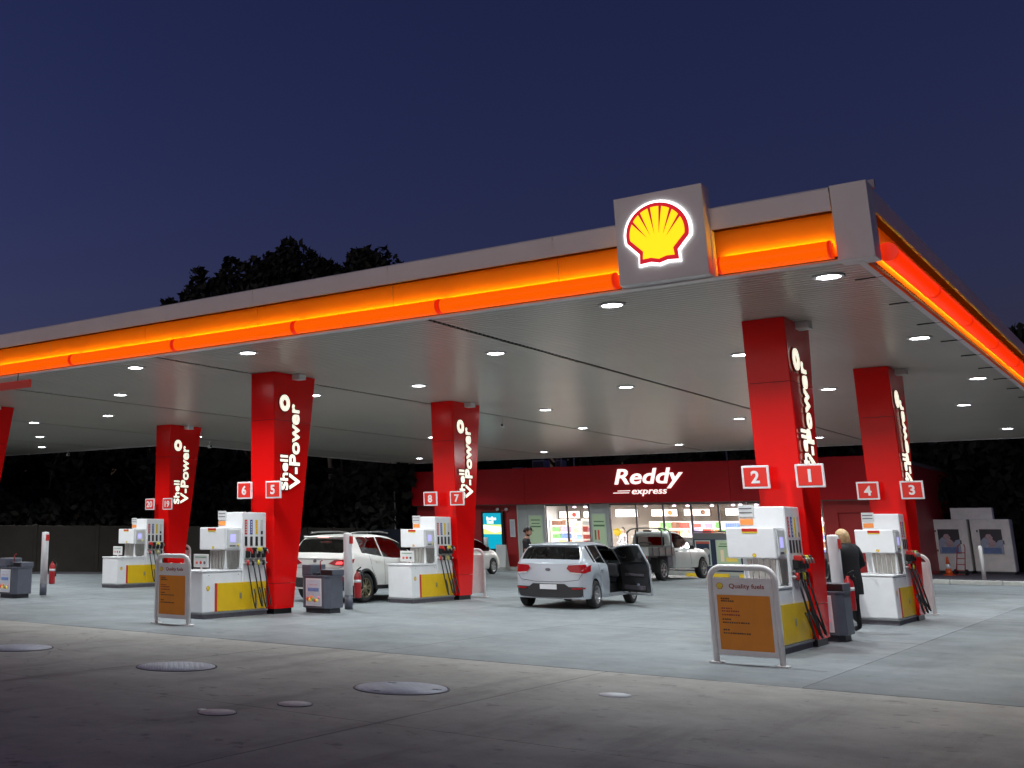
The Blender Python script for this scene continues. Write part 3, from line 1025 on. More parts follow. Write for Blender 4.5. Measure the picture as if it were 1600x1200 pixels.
def pump_proto(x, y, label):
    t = thing('fuel_pump', label, 'fuel pump', (x, y, 0), 0, 'white and yellow fuel pumps')
    W = 0.66
    b = MB()
    b.box(-W - 0.01, 0.0, 0.02, 1.93, 0.0, 0.08)
    b.build('plinth', M['plinth'], t)
    b = MB()
    b.bbox(-W - 0.03, 0.02, 0.0, 1.95, 0.08, 0.11, 0.004)
    b.build('plinth_edge', M['lowgrey'], t)
    b = MB()
    b.bbox(-W, 0, 0, 1.16, 0.11, 0.86, 0.025)
    b.build('base_cabinet', M['white'], t)
    b = MB()
    b.bbox(-W - 0.012, 0.012, -0.012, 1.16, 0.86, 0.895, 0.012)
    b.build('cabinet_lid', M['white'], t)
    b = MB()
    b.bbox(-0.655, -0.0, 1.165, 1.92, 0.11, 2.01, 0.02)
    b.build('tower', M['white'], t)
    b = MB()
    b.bbox(-0.70, -0.03, 0.66, 1.163, 1.27, 1.705, 0.02)
    b.build('display_head', M['white'], t)
    b = MB()
    b.bbox(-0.035, -0.012, 0.74, 1.10, 1.30, 1.67, 0.008)
    b.build('keypad_panel', M['cream'], t)
    b = MB()
    b.box(-0.012, -0.006, 0.82, 0.97, 1.42, 1.57)
    b.build('display', M['screen'], t)
    b = MB()
    b.lathe((-0.010, 1.04, 1.365), [(0.03, 0.0), (0.03, 0.006), (0, 0.008)], 14, axis='x')
    b.build('round_label', M['lyellow'], t)
    for k in range(4):
        b = MB()
        b.box(-0.012, -0.006, 0.80 + 0.045 * k, 0.83 + 0.045 * k, 1.335, 1.365)
        b.build('key', M['plinth'], t)
    # neck with fluted steel recess
    b = MB()
    b.bbox(-0.47, -0.04, 0.72, 1.163, 0.895, 1.27, 0.01)
    b.build('neck', M['white'], t)
    for k in range(5):
        b = MB()
        w = 0.062
        yc = 0.755 + 0.082 * k
        top = 1.262
        bot = 0.90 if 0 < k < 4 else 0.93
        b.prism([(yc - w / 2 + (0.03 if k == 0 else 0), bot), (yc + w / 2 - (0.03 if k == 4 else 0), bot), (yc + w / 2, top), (yc - w / 2, top)], -0.04, -0.018, 'x')
        b.build('steel_rib', M['steel'], t, fix=True)
    for k in range(5):
        b = MB()
        xc = -0.42 + 0.082 * k
        b.prism([(xc - 0.031 + (0.03 if k == 0 else 0), 0.905), (xc + 0.031 - (0.03 if k == 4 else 0), 0.905), (xc + 0.031, 1.262), (xc - 0.031, 1.262)], 0.698, 0.72, 'y')
        b.build('steel_rib', M['steel'], t, fix=True)
    # yellow lower panel and red stripe on +x face
    b = MB()
    b.box(0.0, 0.008, 0.42, 1.162, 0.125, 0.65)
    b.build('yellow_panel', M['yellow'], t)
    b = MB()
    b.box(0.0, 0.008, 1.168, 1.90, 0.125, 0.65)
    b.build('yellow_panel', M['yellow'], t)
    b = MB()
    b.box(0.0, 0.010, 0.355, 0.418, 0.125, 0.65)
    b.build('red_stripe', M['pred'], t)
    b = MB()
    b.bbox(0.008, 0.022, 1.08, 1.13, 0.34, 0.45, 0.004)
    b.build('door_latch', M['steel'], t)
    shell_emblem(t, 0.16, 0.56, None, 0.10, False, '+x', x=0.0, simple=True, depth=0.004)
    for yy in (0.18, 1.05):
        b = MB()
        b.lathe((0, yy, 0.80), [(0.008, 0), (0.008, 0.004), (0, 0.005)], 8, axis='x')
        b.build('screw', M['plinth'], t)
    # stickers on the front face
    b = MB()
    b.box(-0.645, -0.43, 1.150, 1.164, 1.86, 2.035)
    b.build('notice_card', M['cream'], t)
    for k in range(2):
        b = MB()
        b.box(-0.63, -0.45, 1.145, 1.1495, 1.975 - 0.06 * k, 1.99 - 0.06 * k)
        b.build('print_line', M['plinth'], t)
    b = MB()
    b.box(-0.63, -0.45, 1.157, 1.1635, 1.745, 1.83)
    b.build('orange_sticker', M['lorange'], t)
    b = MB()
    b.box(-0.47, -0.26, 0.655, 0.6595, 1.645, 1.69)
    b.build('red_sticker', M['pred'], t)
    b = MB()
    b.box(-0.47, -0.26, 0.655, 0.6595, 1.625, 1.644)
    b.build('yellow_sticker', M['lyellow'], t)
    shell_emblem(t, -0.33, 1.315, 0.66, 0.055, False, '-y', simple=True, depth=0.004)
    # grade labels, slots, nozzles, hoses
    cols = [M['pred'], M['blue'], M['lyellow'], M['cream']]
    for k in range(4):
        yc = 1.275 + 0.165 * k
        b = MB()
        b.box(0.0, 0.006, yc - 0.037, yc + 0.037, 1.57, 1.86)
        b.build('grade_label', cols[k], t)
        b = MB()
        if k < 3:
            for q_ in range(5):
                b.box(0.006, 0.008, yc - 0.015, yc + 0.015, 1.60 + 0.05 * q_, 1.63 + 0.05 * q_)
        else:
            b.box(0.006, 0.008, yc - 0.03, yc + 0.03, 1.575, 1.64)
        stuff(b.build('grade_print', M['cream'] if k < 2 else (M['lorange'] if k == 2 else M['black']), t))
        b = MB()
        b.bbox(0.0, 0.012, yc - 0.036, yc + 0.036, 1.345, 1.53, 0.005)
        b.build('meter_slot', M['black'], t)
        b = MB()
        b.bbox(-0.01, 0.05, yc - 0.05, yc + 0.05, 1.075, 1.11, 0.008)
        b.build('nozzle_shelf', M['steel'], t)
        b = MB()
        b.bbox(0.012, 0.10, yc - 0.036, yc + 0.036, 1.115, 1.26, 0.018)
        b.build('nozzle_body', M['black'], t)
        b = MB()
        b.bbox(0.03, 0.145, yc - 0.038, yc + 0.038, 1.235, 1.315, 0.02)
        nb_ = b.build('nozzle_grip', [M['pred'], M['black'], M['lyellow'], M['black']][k], t)
        b = MB()
        b.tube([(0.10, yc, 1.29), (0.16, yc, 1.26), (0.17, yc, 1.20)], 0.016, 6)
        b.build('nozzle_lever', M['steel'] if k != 0 else M['pred'], t)
        b = MB()
        b.tube([(0.05, yc, 1.07), (0.055, yc, 0.97)], 0.030, 8)
        b.build('hose_collar', [M['pred'], M['black'], M['lyellow'], M['black']][k], t)
        b = MB()
        p = []
        y_end = yc + (0.20 if k < 3 else 0.10)
        xo = 0.14 + 0.03 * (k % 2)
        for q_ in range(19):
            u = q_ / 18
            a = PI * u
            zz = 0.16 + 0.03 * (k % 2) + (0.82 if u < 0.5 else 0.35) * (1 - math.sin(a) ** 0.8)
            p.append((0.055 + xo * math.sin(a) ** 0.7 * (1 if u < 0.6 else 0.9), yc + (y_end - yc) * (u ** 1.3), zz))
        b.tube(p, 0.015, 7)
        b.build('hose', M['hose'], t)
    b = MB()
    b.bbox(0.0, 0.05, 1.20, 1.90, 1.0, 1.03, 0.01)
    b.build('hose_rail', M['white2'], t)
    return t


def card_stand(x, y, label):
    t = thing('notice_stand', label, 'notice', (x, y, 0.895), 0, 'small notice stands on the pump bases')
    b = MB()
    b.bbox(-0.19, 0.19, -0.012, 0.012, 0.05, 0.30, 0.006)
    b.build('card_frame', M['white2'], t)
    b = MB()
    b.box(-0.165, 0.165, -0.0155, -0.0125, 0.075, 0.275)
    b.build('card', M['cream'], t)
    b = MB()
    b.box(-0.14, 0.14, -0.0185, -0.016, 0.235, 0.25)
    b.build('print_line', M['inkg'], t)
    for k, m_ in enumerate((M['pcoral'], M['pred'], M['plinth'])):
        b = MB()
        b.lathe((-0.10 + 0.10 * k, -0.0165, 0.14), [(0.03, 0), (0.03, -0.002), (0, -0.003)], 14, axis='y')
        b.build('round_symbol', m_, t)
    b = MB()
    b.bbox(-0.17, 0.17, -0.05, 0.05, -0.002, 0.018, 0.005)
    b.bbox(-0.02, 0.02, -0.006, 0.01, 0.018, 0.06, 0.003)
    b.build('foot', M['white2'], t)
    return t


PUMPS = {'5': 'white pump with yellow panel standing before the column of signs 6 and 5', '1': 'nearest pump on the right, behind the big orange price board',
         '3': 'pump before the column of signs 4 and 3, seen nearly end-on', '7': 'pump before the column of signs 8 and 7, right of the SUV',
         '19': 'farthest pump on the left, before the column of signs 20 and 19'}
pofs = {'5': (-0.13, -2.02), '1': (-0.08, -1.96), '3': (-0.07, -1.62), '7': (-0.09, -2.05), '19': (-0.10, -2.02)}
pp = None
for k in ('5', '1', '3', '7', '19'):
    px, py = COLS[k][0] + pofs[k][0], COLS[k][1] + pofs[k][1]
    if pp is None:
        pp = pump_proto(px, py, PUMPS[k])
    else:
        dup(pp, (px, py, 0), None, PUMPS[k])
cs = None
for k, lb in (('5', 'small white notice card on the pump right behind the left orange price board'), ('7', 'small white notice card on the pump beside the SUV front'), ('19', 'small white notice card on the base of the farthest left pump')):
    px, py = COLS[k][0] + pofs[k][0] - 0.24, COLS[k][1] + pofs[k][1] + 0.22
    if cs is None:
        cs = card_stand(px, py, lb)
    else:
        dup(cs, (px, py, 0.895), None, lb)

# ------------------------------------------------------------------ hoop boards
def hoop_board(x, y, label, cat='price board'):
    t = thing('hoop_board', label, cat, (x, y, 0), 0, 'white hoop frames at the island ends')
    W, H, r = 0.40, 1.19, 0.16
    pts = [(-W, 0, 0.0), (-W, 0, 0.4), (-W, 0, H - r)]
    for k in range(1, 8):
        a = PI - PI / 2 * k / 8
        pts.append((-W + r + r * math.cos(a), 0, H - r + r * math.sin(a)))
    pts.append((-W + r, 0, H))
    pts.append((W - r, 0, H))
    for k in range(1, 8):
        a = PI / 2 - PI / 2 * k / 8
        pts.append((W - r + r * math.cos(a), 0, H - r + r * math.sin(a)))
    pts += [(W, 0, H - r), (W, 0, 0.4), (W, 0, 0.0)]
    b = MB()
    b.tube(pts, 0.038, 14)
    b.build('hoop', M['white2'], t)
    for sx in (-1, 1):
        b = MB()
        b.bbox(sx * W - 0.075, sx * W + 0.075, -0.075, 0.075, 0.0, 0.018, 0.006)
        b.build('foot_plate', M['white2'], t)
    b = MB()
    b.bbox(-W + 0.035, W - 0.035, -0.018, 0.018, 0.10, H - 0.13, 0.006)
    b.build('panel', M['white2'], t)
    b = MB()
    b.box(-W + 0.075, W - 0.075, -0.022, -0.0185, 0.17, H - 0.345)
    b.build('orange_face', M['orange'], t)
    shell_emblem(t, -W + 0.125, H - 0.235, -0.0185, 0.085, False, '-y', simple=True, depth=0.004)
    put_text('lettering', 'Quality fuels', M['inkr'], t, (0.055, -0.0185, H - 0.24), (1, 0, 0), (0, 0, 1), width=0.43, height=0.075, depth=0.003, bold=0.015)
    for k, (w, zz, m_) in enumerate(((0.12, 0.80, 'ink'), (0.18, 0.77, 'ink'), (0.14, 0.68, 'inkr'), (0.24, 0.645, 'inkr'), (0.24, 0.60, 'inkr'), (0.12, 0.545, 'ink'), (0.34, 0.505, 'ink'), (0.11, 0.415, 'ink'), (0.34, 0.375, 'ink'))):
        b = MB()
        for q_ in range(int(w / 0.028)):
            b.box(-W + 0.125 + 0.028 * q_, -W + 0.125 + 0.028 * q_ + random.choice((0.016, 0.02, 0.023)), -0.0245, -0.0222, zz - 0.01, zz + 0.008)
        stuff(b.build('print_line', M[m_], t))
    return t


h0 = hoop_board(-4.69, 15.33, 'largest orange price board in a white hoop before pumps 2 and 1')
dup(h0, (-14.44, 14.9, 0), None, 'orange price board in a white hoop before the middle-left pump with the SUV behind it')
dup(h0, (-15.03, 26.75, 0), PI, 'white hoop frame just showing behind the column of signs 8 and 7')
dup(h0, (-5.02, 27.5, 0), PI, 'white hoop frame between the nearest ice freezer and the column of sign three')
dup(h0, (-25.25, 26.4, 0), PI, 'white hoop frame peeping out behind the left orange price board')

# ------------------------------------------------------------------ bollard posts with extinguishers
def post_proto(x, y, label):
    t = thing('island_post', label, 'post', (x, y, 0), 0, 'tall white posts with grey feet')
    b = MB()
    b.cyl((0, 0, 0), 0.09, 0.29, 20)
    b.build('foot', M['binrey'], t)
    b = MB()
    b.lathe((0, 0, 0), [(0.094, 0.29), (0.094, 1.57), (0.085, 1.60), (0.0, 1.61)], 20)
    b.build('shaft', M['white'], t)
    b = MB()
    b.box(0.04, 0.105, -0.05, 0.05, 1.38, 1.54)
    b.build('red_label', M['pred'], t)
    return t


def ext_proto(x, y, label):
    t = thing('fire_extinguisher', label, 'fire extinguisher', (x, y, 0.22), 0, 'fire extinguishers hung on the island posts')
    b = MB()
    b.lathe((0, 0, 0), [(0.0, 0.0), (0.075, 0.01), (0.08, 0.05), (0.08, 0.44), (0.06, 0.50), (0.03, 0.54), (0.03, 0.57), (0.0, 0.57)], 20)
    b.build('cylinder_body', M['ext'], t)
    b = MB()
    b.lathe((0, 0, 0), [(0.082, 0.33), (0.082, 0.39)], 20)
    b.build('white_band', M['white'], t)
    b = MB()
    b.box(-0.015, 0.09, -0.015, 0.015, 0.57, 0.60)
    b.tube([(0.0, 0, 0.60), (0.10, 0, 0.66)], 0.014, 6)
    b.build('handle', M['black'], t)
    b = MB()
    b.tube([(0.03, 0.02, 0.57), (0.10, 0.04, 0.55), (0.11, 0.04, 0.4), (0.10, 0.03, 0.2)], 0.014, 6)
    b.build('hose', M['black'], t)
    return t


pr = post_proto(-14.46, 20.4, 'white post with red label standing right before the white SUV')
dup(pr, (-23.42, 19.32, 0), None, 'white post with grey foot at the far left of the photo')
dup(pr, (-4.93, 21.2, 0), None, 'white post beside the blonde woman, behind the nearest column')
ex = ext_proto(-14.40, 20.66, 'red extinguisher on the post before the SUV')
dup(ex, (-23.18, 19.40, 0.28), None, 'red extinguisher with white band on the far left post')
dup(ex, (-4.80, 21.35, 0.36), None, 'red extinguisher on the post by the blonde woman')

# ------------------------------------------------------------------ service bins
def bin_proto(x, y, label):
    t = thing('service_bin', label, 'bin', (x, y, 0), 0, 'dark grey squeegee and waste stations')
    def oct_(w, d, c):
        return [(-w + c, -d), (w - c, -d), (w, -d + c), (w, d - c), (w - c, d), (-w + c, d), (-w, d - c), (-w, -d + c)]
    b = MB()
    b.prism(oct_(0.31, 0.27, 0.09), 0.0, 0.10)
    b.build('foot', M['bindk'], t)
    b = MB()
    b.prism(oct_(0.36, 0.31, 0.10), 0.10, 0.72)
    b.build('bin_body', M['binrey'], t)
    b = MB()
    b.prism(oct_(0.375, 0.325, 0.10), 0.722, 0.745)
    b.build('top_tray', M['binrey'], t)
    b = MB()
    b.bbox(-0.36, -0.12, -0.25, 0.28, 0.745, 0.96, 0.02)
    b.build('towel_box', M['binrey'], t)
    b = MB()
    b.bbox(0.02, 0.36, -0.12, 0.28, 0.745, 0.865, 0.015)
    b.build('waste_hood', M['binrey'], t)
    b = MB()
    b.box(0.05, 0.33, -0.126, -0.121, 0.76, 0.85)
    b.build('waste_opening', M['black'], t)
    b = MB()
    b.bbox(-0.10, 0.01, -0.20, 0.2, 0.745, 0.80, 0.01)
    b.build('water_bucket', M['bindk'], t)
    b = MB()
    b.tube([(-0.05, 0.0, 0.78), (-0.02, -0.05, 1.02), (0.06, -0.06, 1.06)], 0.012, 6)
    b.build('squeegee_handle', M['ext'], t)
    for (px, w) in ((0.0, 0.20),):
        b = MB()
        b.bbox(px - w, px + w, -0.325, -0.311, 0.14, 0.69, 0.006)
        b.build('poster_frame', M['white2'], t)
        b = MB()
        b.box(px - w + 0.025, px + w - 0.025, -0.329, -0.3255, 0.165, 0.665)
        b.build('poster', M['poster'], t)
        b = MB()
        b.box(px - w + 0.06, px + w - 0.06, -0.332, -0.3292, 0.43, 0.50)
        b.build('poster_print', M['iceb2'], t)
        b = MB()
        b.box(px - w + 0.09, px + w - 0.09, -0.332, -0.3292, 0.55, 0.575)
        b.build('poster_print', M['icep'], t)
        for q_ in range(7):
            b = MB()
            rr = random.uniform(0.028, 0.045)
            b.lathe((px - w + 0.06 + 0.046 * q_, -0.3295 - 0.0004 * q_, 0.215 + random.uniform(0, 0.10)), [(rr, 0), (rr, -0.003), (0, -0.004)], 10, axis='y')
            b.build('poster_print', GOODS[[3, 5, 4, 6, 3, 5, 2][q_]], t)
    return t


bn = bin_proto(-14.30, 19.25, 'dark grey service bin with poster right of the column of signs 6 and 5')
dup(bn, (-4.84, 19.75, 0), None, 'dark grey service bin with poster right of the largest column')
dup(bn, (-23.10, 18.15, 0), None, 'dark grey service bin cut by the left edge of the photo')

# ================================================================== VEHICLES
def interp(pts, y):
    """monotone cubic (Fritsch-Carlson style) through (y,z) points"""
    n = len(pts)
    if y <= pts[0][0]:
        return pts[0][1]
    if y >= pts[-1][0]:
        return pts[-1][1]
    for i in range(n - 1):
        if pts[i][0] <= y <= pts[i + 1][0]:
            break
    def slope(k):
        if k <= 0 or k >= n - 1:
            return 0 if False else ((pts[min(k + 1, n - 1)][1] - pts[max(k - 1, 0)][1]) / (pts[min(k + 1, n - 1)][0] - pts[max(k - 1, 0)][0]))
        d0 = (pts[k][1] - pts[k - 1][1]) / (pts[k][0] - pts[k - 1][0])
        d1 = (pts[k + 1][1] - pts[k][1]) / (pts[k + 1][0] - pts[k][0])
        return 0 if d0 * d1 <= 0 else 2 * d0 * d1 / (d0 + d1)
    h = pts[i + 1][0] - pts[i][0]
    u = (y - pts[i][0]) / h
    m0, m1 = slope(i) * h, slope(i + 1) * h
    return (2 * u ** 3 - 3 * u * u + 1) * pts[i][1] + (u ** 3 - 2 * u * u + u) * m0 + (-2 * u ** 3 + 3 * u * u) * pts[i + 1][1] + (u ** 3 - u * u) * m1


class Car:
    def __init__(s, root, P):
        s.root, s.P = root, P
        L = P['L']
        ys = set()
        y = 0.0
        while y <= L:
            ys.add(round(y, 4))
            y += 0.09
        for a in (0, 0.02, 0.05, 0.1, 0.16, L - 0.16, L - 0.1, L - 0.05, L - 0.02, L):
            ys.add(round(a, 4))
        for yw in P['wheels']:
            for k in range(-12, 13):
                ys.add(round(yw + P['arch'] * math.sin(PI / 2 * k / 12), 4))
        for a in P['cuts']:
            ys.add(round(a, 4))
        ys = sorted(ys)
        out = [ys[0]]
        for a in ys[1:]:
            if a - out[-1] > 0.012 or a in P['cuts']:
                if a - out[-1] <= 0.012 and len(out) > 1:
                    out.pop()
                out.append(a)
        s.ys = [a for a in out if 0 <= a <= L]
        s.grid = [s.section(a) for a in s.ys]

    def section(s, y):
        P = s.P
        L = P['L']
        B = interp(P['belt'], y)
        T = max(interp(P['top'], y), B + 0.015)
        w = P['W'] / 2
        zb = P['sill']
        if P.get('bottom'):
            zb = interp(P['bottom'], y)
        for yw in P['wheels']:
            d = abs(y - yw)
            if d < P['arch']:
                zb = max(zb, P['wr'] + math.sqrt(P['arch'] ** 2 - d * d))
        zb = min(zb, B - 0.12)
        r = min(1.0, max(0.0, (T - B) / P['glassh']))
        we = w - 0.07
        wr = we - P['tumble'] * r
        h = B - zb
        fl = P.get('flare', 0.0)
        flv = 0.0
        for yw in P['wheels']:
            d = abs(y - yw)
            if d < P['arch'] + 0.25:
                flv = max(flv, fl * (0.5 + 0.5 * math.cos(PI * d / (P['arch'] + 0.25))))
        pts = [(w - 0.045 + flv, zb), (w - 0.012 + flv, zb + 0.12 * h), (w + flv, zb + 0.42 * h), (w - 0.008 + flv * 0.4, zb + 0.72 * h), (w - 0.028, B - 0.03), (we, B + 0.004)]
        er = T - 0.065 * r - 0.008
        pts += [(we + (wr - we) * 0.36, B + (er - B) * 0.36), (we + (wr - we) * 0.72, B + (er - B) * 0.72), (wr, er), (wr - 0.05, T - 0.022 * r - 0.004), (wr * 0.55, T - 0.004), (0.0, T)]
        # plan rounding at the ends
        e0 = P.get('round', 0.13)
        k = 1.0
        k -= e0 * math.exp(-y / 0.16)
        k -= e0 * 1.2 * math.exp(-(L - y) / 0.20)
        return [(x * k, z) for x, z in pts]

    def defm(s, x, y, z):
        """plan curvature of the tail and nose, tail leaning"""
        P = s.P
        L = P['L']
        w = P['W'] / 2
        q = (x / w) ** 2
        if y < 0.6:
            y += 0.13 * q * (1 - y / 0.6)
            y += P.get('lean', 0.10) * max(0, (z - 0.62)) * (1 - y / 0.6) * 1.0
        if y > L - 0.6:
            y -= 0.20 * q * (1 - (L - y) / 0.6)
        return (x, y, z)

    def build(s, paint, glass, doorskip=None):
        P = s.P
        n = len(s.ys)
        K = len(s.grid[0])
        parts = {}

        def cell(i, j, side):
            a, b_ = s.grid[i], s.grid[i + 1]
            y0, y1 = s.ys[i], s.ys[i + 1]
            q = [(side * a[j][0], y0, a[j][1]), (side * b_[j][0], y1, b_[j][1]), (side * b_[j + 1][0], y1, b_[j + 1][1]), (side * a[j + 1][0], y0, a[j + 1][1])]
            if side < 0:
                q.reverse()
            return [s.defm(*p) for p in q]
        allc = []
        for i in range(n - 1):
            ym = (s.ys[i] + s.ys[i + 1]) / 2
            for j in range(K - 1):
                for side in (1, -1):
                    q = cell(i, j, side)
                    kind = 'body'
                    if 5 <= j <= 7:
                        for nm, y0, y1 in P['sidewin']:
                            if y0 < ym < y1:
                                kind = nm + ('R' if side > 0 else 'L')
                    if j >= 9:
                        for nm, y0, y1 in P['topwin']:
                            if y0 < ym < y1:
                                kind = nm
                    if j == 0 and P.get('clad'):
                        kind = 'cladding' if kind == 'body' else kind
                    allc.append(q)
                    if doorskip and side > 0 and doorskip[0] < ym < doorskip[1] and j <= 7:
                        if j > 0:
                            parts.setdefault('door_open_' + ('win' if 5 <= j <= 7 else 'skin'), []).append(q)
                            continue
                    parts.setdefault(kind, []).append(q)
        # end caps
        for end in (0, n - 1):
            sec = s.grid[end]
            y = s.ys[end]
            rows = []
            for j in range(K - 2):
                rows.append([s.defm(sec[j][0] * (u / 5), y, sec[j][1]) for u in range(-5, 6)])
            rows.append([s.defm(0.0 + sec[K - 3][0] * (u / 5), y, sec[K - 1][1]) for u in range(-5, 6)])
            for j in range(len(rows) - 1):
                for u in range(10):
                    q = [rows[j][u], rows[j][u + 1], rows[j + 1][u + 1], rows[j + 1][u]]
                    if end:
                        q.reverse()
                    parts.setdefault('body', []).append(q)
                    allc.append(q)

        def mk(cells, name, m, parent=None, sm=True):
            mb = MB()
            idx = {}
            for q in cells:
                f = []
                for p in q:
                    key = (round(p[0], 4), round(p[1], 4), round(p[2], 4))
                    if key not in idx:
                        idx[key] = len(mb.v)
                        mb.v.append(p)
                    if idx[key] not in f:
                        f.append(idx[key])
                if len(f) >= 3:
                    mb.f.append(tuple(f))
                    mb.mi.append(0)
                    mb.sm.append(sm)
            return mb.build(name, m, parent or s.root)
        s.parts = parts
        s.mk = mk
        mk(parts['body'], 'body', paint)
        if 'cladding' in parts:
            mk(parts['cladding'], 'lower_cladding', M['cladding'])
        for k in list(parts):
            if k in ('body', 'cladding') or k.startswith('door_open'):
                continue
            nm = 'windscreen' if k == 'front' else ('rear_window' if k == 'rear' else 'side_window')
            mk(parts[k], nm, glass)
        vs = [p for q in allc for p in q]
        s.bvh = BVHTree.FromPolygons(vs, [tuple(range(4 * i, 4 * i + 4)) for i in range(len(allc))])
        # floor pan, wheel housings
        mb = MB()
        w = P['W'] / 2
        mb.box(-w + 0.24, w - 0.24, 0.25, P['L'] - 0.3, P['sill'] - 0.02, P['sill'] + 0.25)
        mb.build('floor_pan', M['cladding'], s.root)
        for k, yw in enumerate(P['wheels']):
            for sx in (-1, 1):
                mb = MB()
                r = P['arch'] + 0.03
                rings = []
                for d in (w - 0.30, w - 0.045):
                    rings.append([(sx * d, yw + r * math.cos(PI * q / 14), P['wr'] + r * math.sin(PI * q / 14)) for q in range(15)])
                mb.loft(rings, 0, True, False)
                mb.build('wheel_liner', M['dark'], s.root)

    def patch(s, name, outline, m, frm='rear', off=0.006, cuts=2, thick=0.012, parent=None):
        bm = bmesh.new()
        vs = [bm.verts.new((u, v, 0)) for u, v in outline]
        bm.faces.new(vs)
        bmesh.ops.triangulate(bm, faces=bm.faces[:])
        bmesh.ops.subdivide_edges(bm, edges=bm.edges[:], cuts=cuts, use_grid_fill=True)
        d = {'rear': Vector((0, 1, 0)), 'front': Vector((0, -1, 0)), 'right': Vector((-1, 0, 0)), 'left': Vector((1, 0, 0))}[frm]
        pos = {}
        for v in bm.verts:
            u, z = v.co.x, v.co.y
            o = {'rear': Vector((u, -3, z)), 'front': Vector((u, 20, z)), 'right': Vector((4, u, z)), 'left': Vector((-4, u, z))}[frm]
            h = s.bvh.ray_cast(o, d)
            pos[v.index] = None
            p = h[0] if h[0] is not None else None
            v.co = p if p is not None else Vector((0, 0, -99))
        bad = [v for v in bm.verts if v.co.z < -50]
        bmesh.ops.delete(bm, geom=bad, context='VERTS')
        if not bm.faces:
            bm.free()
            return None
        bm.normal_update()
        # orient along -d
        fl = [f for f in bm.faces if f.normal.dot(d) > 0]
        bmesh.ops.reverse_faces(bm, faces=fl)
        for v in bm.verts:
            v.co -= d * (off + thick)
        ex_ = bmesh.ops.extrude_face_region(bm, geom=bm.faces[:])
        for e in ex_['geom']:
            if isinstance(e, bmesh.types.BMVert):
                e.co += d * thick * 2.2
        for f in bm.faces:
            f.smooth = False
        bmesh.ops.recalc_face_normals(bm, faces=bm.faces[:])
        me = bpy.data.meshes.new(name)
        bm.to_mesh(me)
        bm.free()
        me.materials.append(m)
        return link(name, me, parent or s.root)

    def line(s, name, pts, m, frm='right', r=0.006, parent=None):
        """a thin seam laid on the surface through projected points"""
        d = {'rear': Vector((0, 1, 0)), 'right': Vector((-1, 0, 0)), 'left': Vector((1, 0, 0))}[frm]
        path = []
        for (u0, z0), (u1, z1) in zip(pts[:-1], pts[1:]):
            n = max(2, int(math.hypot(u1 - u0, z1 - z0) / 0.08))
            for k in range(n):
                path.append((u0 + (u1 - u0) * k / n, z0 + (z1 - z0) * k / n))
        path.append(pts[-1])
        P3 = []
        for u, z in path:
            o = {'rear': Vector((u, -3, z)), 'right': Vector((4, u, z)), 'left': Vector((-4, u, z))}[frm]
            h = s.bvh.ray_cast(o, d)
            if h[0] is not None:
                P3.append(h[0])
        if len(P3) > 1:
            mb = MB()
            mb.tube(P3, r, 5)
            return mb.build(name, m, parent or s.root)

    def interior(s, y_front, y_rear, zf=0.55, headz=1.15):
        w = s.P['W'] / 2
        for yy in (y_front, y_rear):
            for sx in ((-0.36, 0.36) if yy == y_front else (-0.4, 0.0, 0.4)):
                mb = MB()
                hw = 0.24 if yy == y_front else 0.19
                mb.bbox(sx - hw, sx + hw, yy - 0.02, yy + 0.48, zf - 0.12, zf + 0.02, 0.04)
                mb.bbox(sx - hw, sx + hw, yy - 0.14, yy - 0.02, zf - 0.05, headz - 0.22, 0.04)
                mb.bbox(sx - 0.12, sx + 0.12, yy - 0.15, yy - 0.05, headz - 0.18, headz, 0.03)
                mb.build('seat', M['seat'], s.root)
        mb = MB()
        mb.bbox(-w + 0.14, w - 0.14, y_front + 0.85, y_front + 1.15, 0.6, 0.93, 0.05)
        mb.build('dashboard', M['seat'], s.root)
        mb = MB()
        p = [(-0.36 + 0.0 + 0.18 * math.cos(2 * PI * k / 16) + 0.72, y_front + 0.72 + 0.05 * math.sin(2 * PI * k / 16), 0.88 + 0.17 * math.sin(2 * PI * k / 16)) for k in range(17)]
        mb.tube(p, 0.014, 6, cap=False)
        mb.build('steering_wheel', M['black'], s.root)


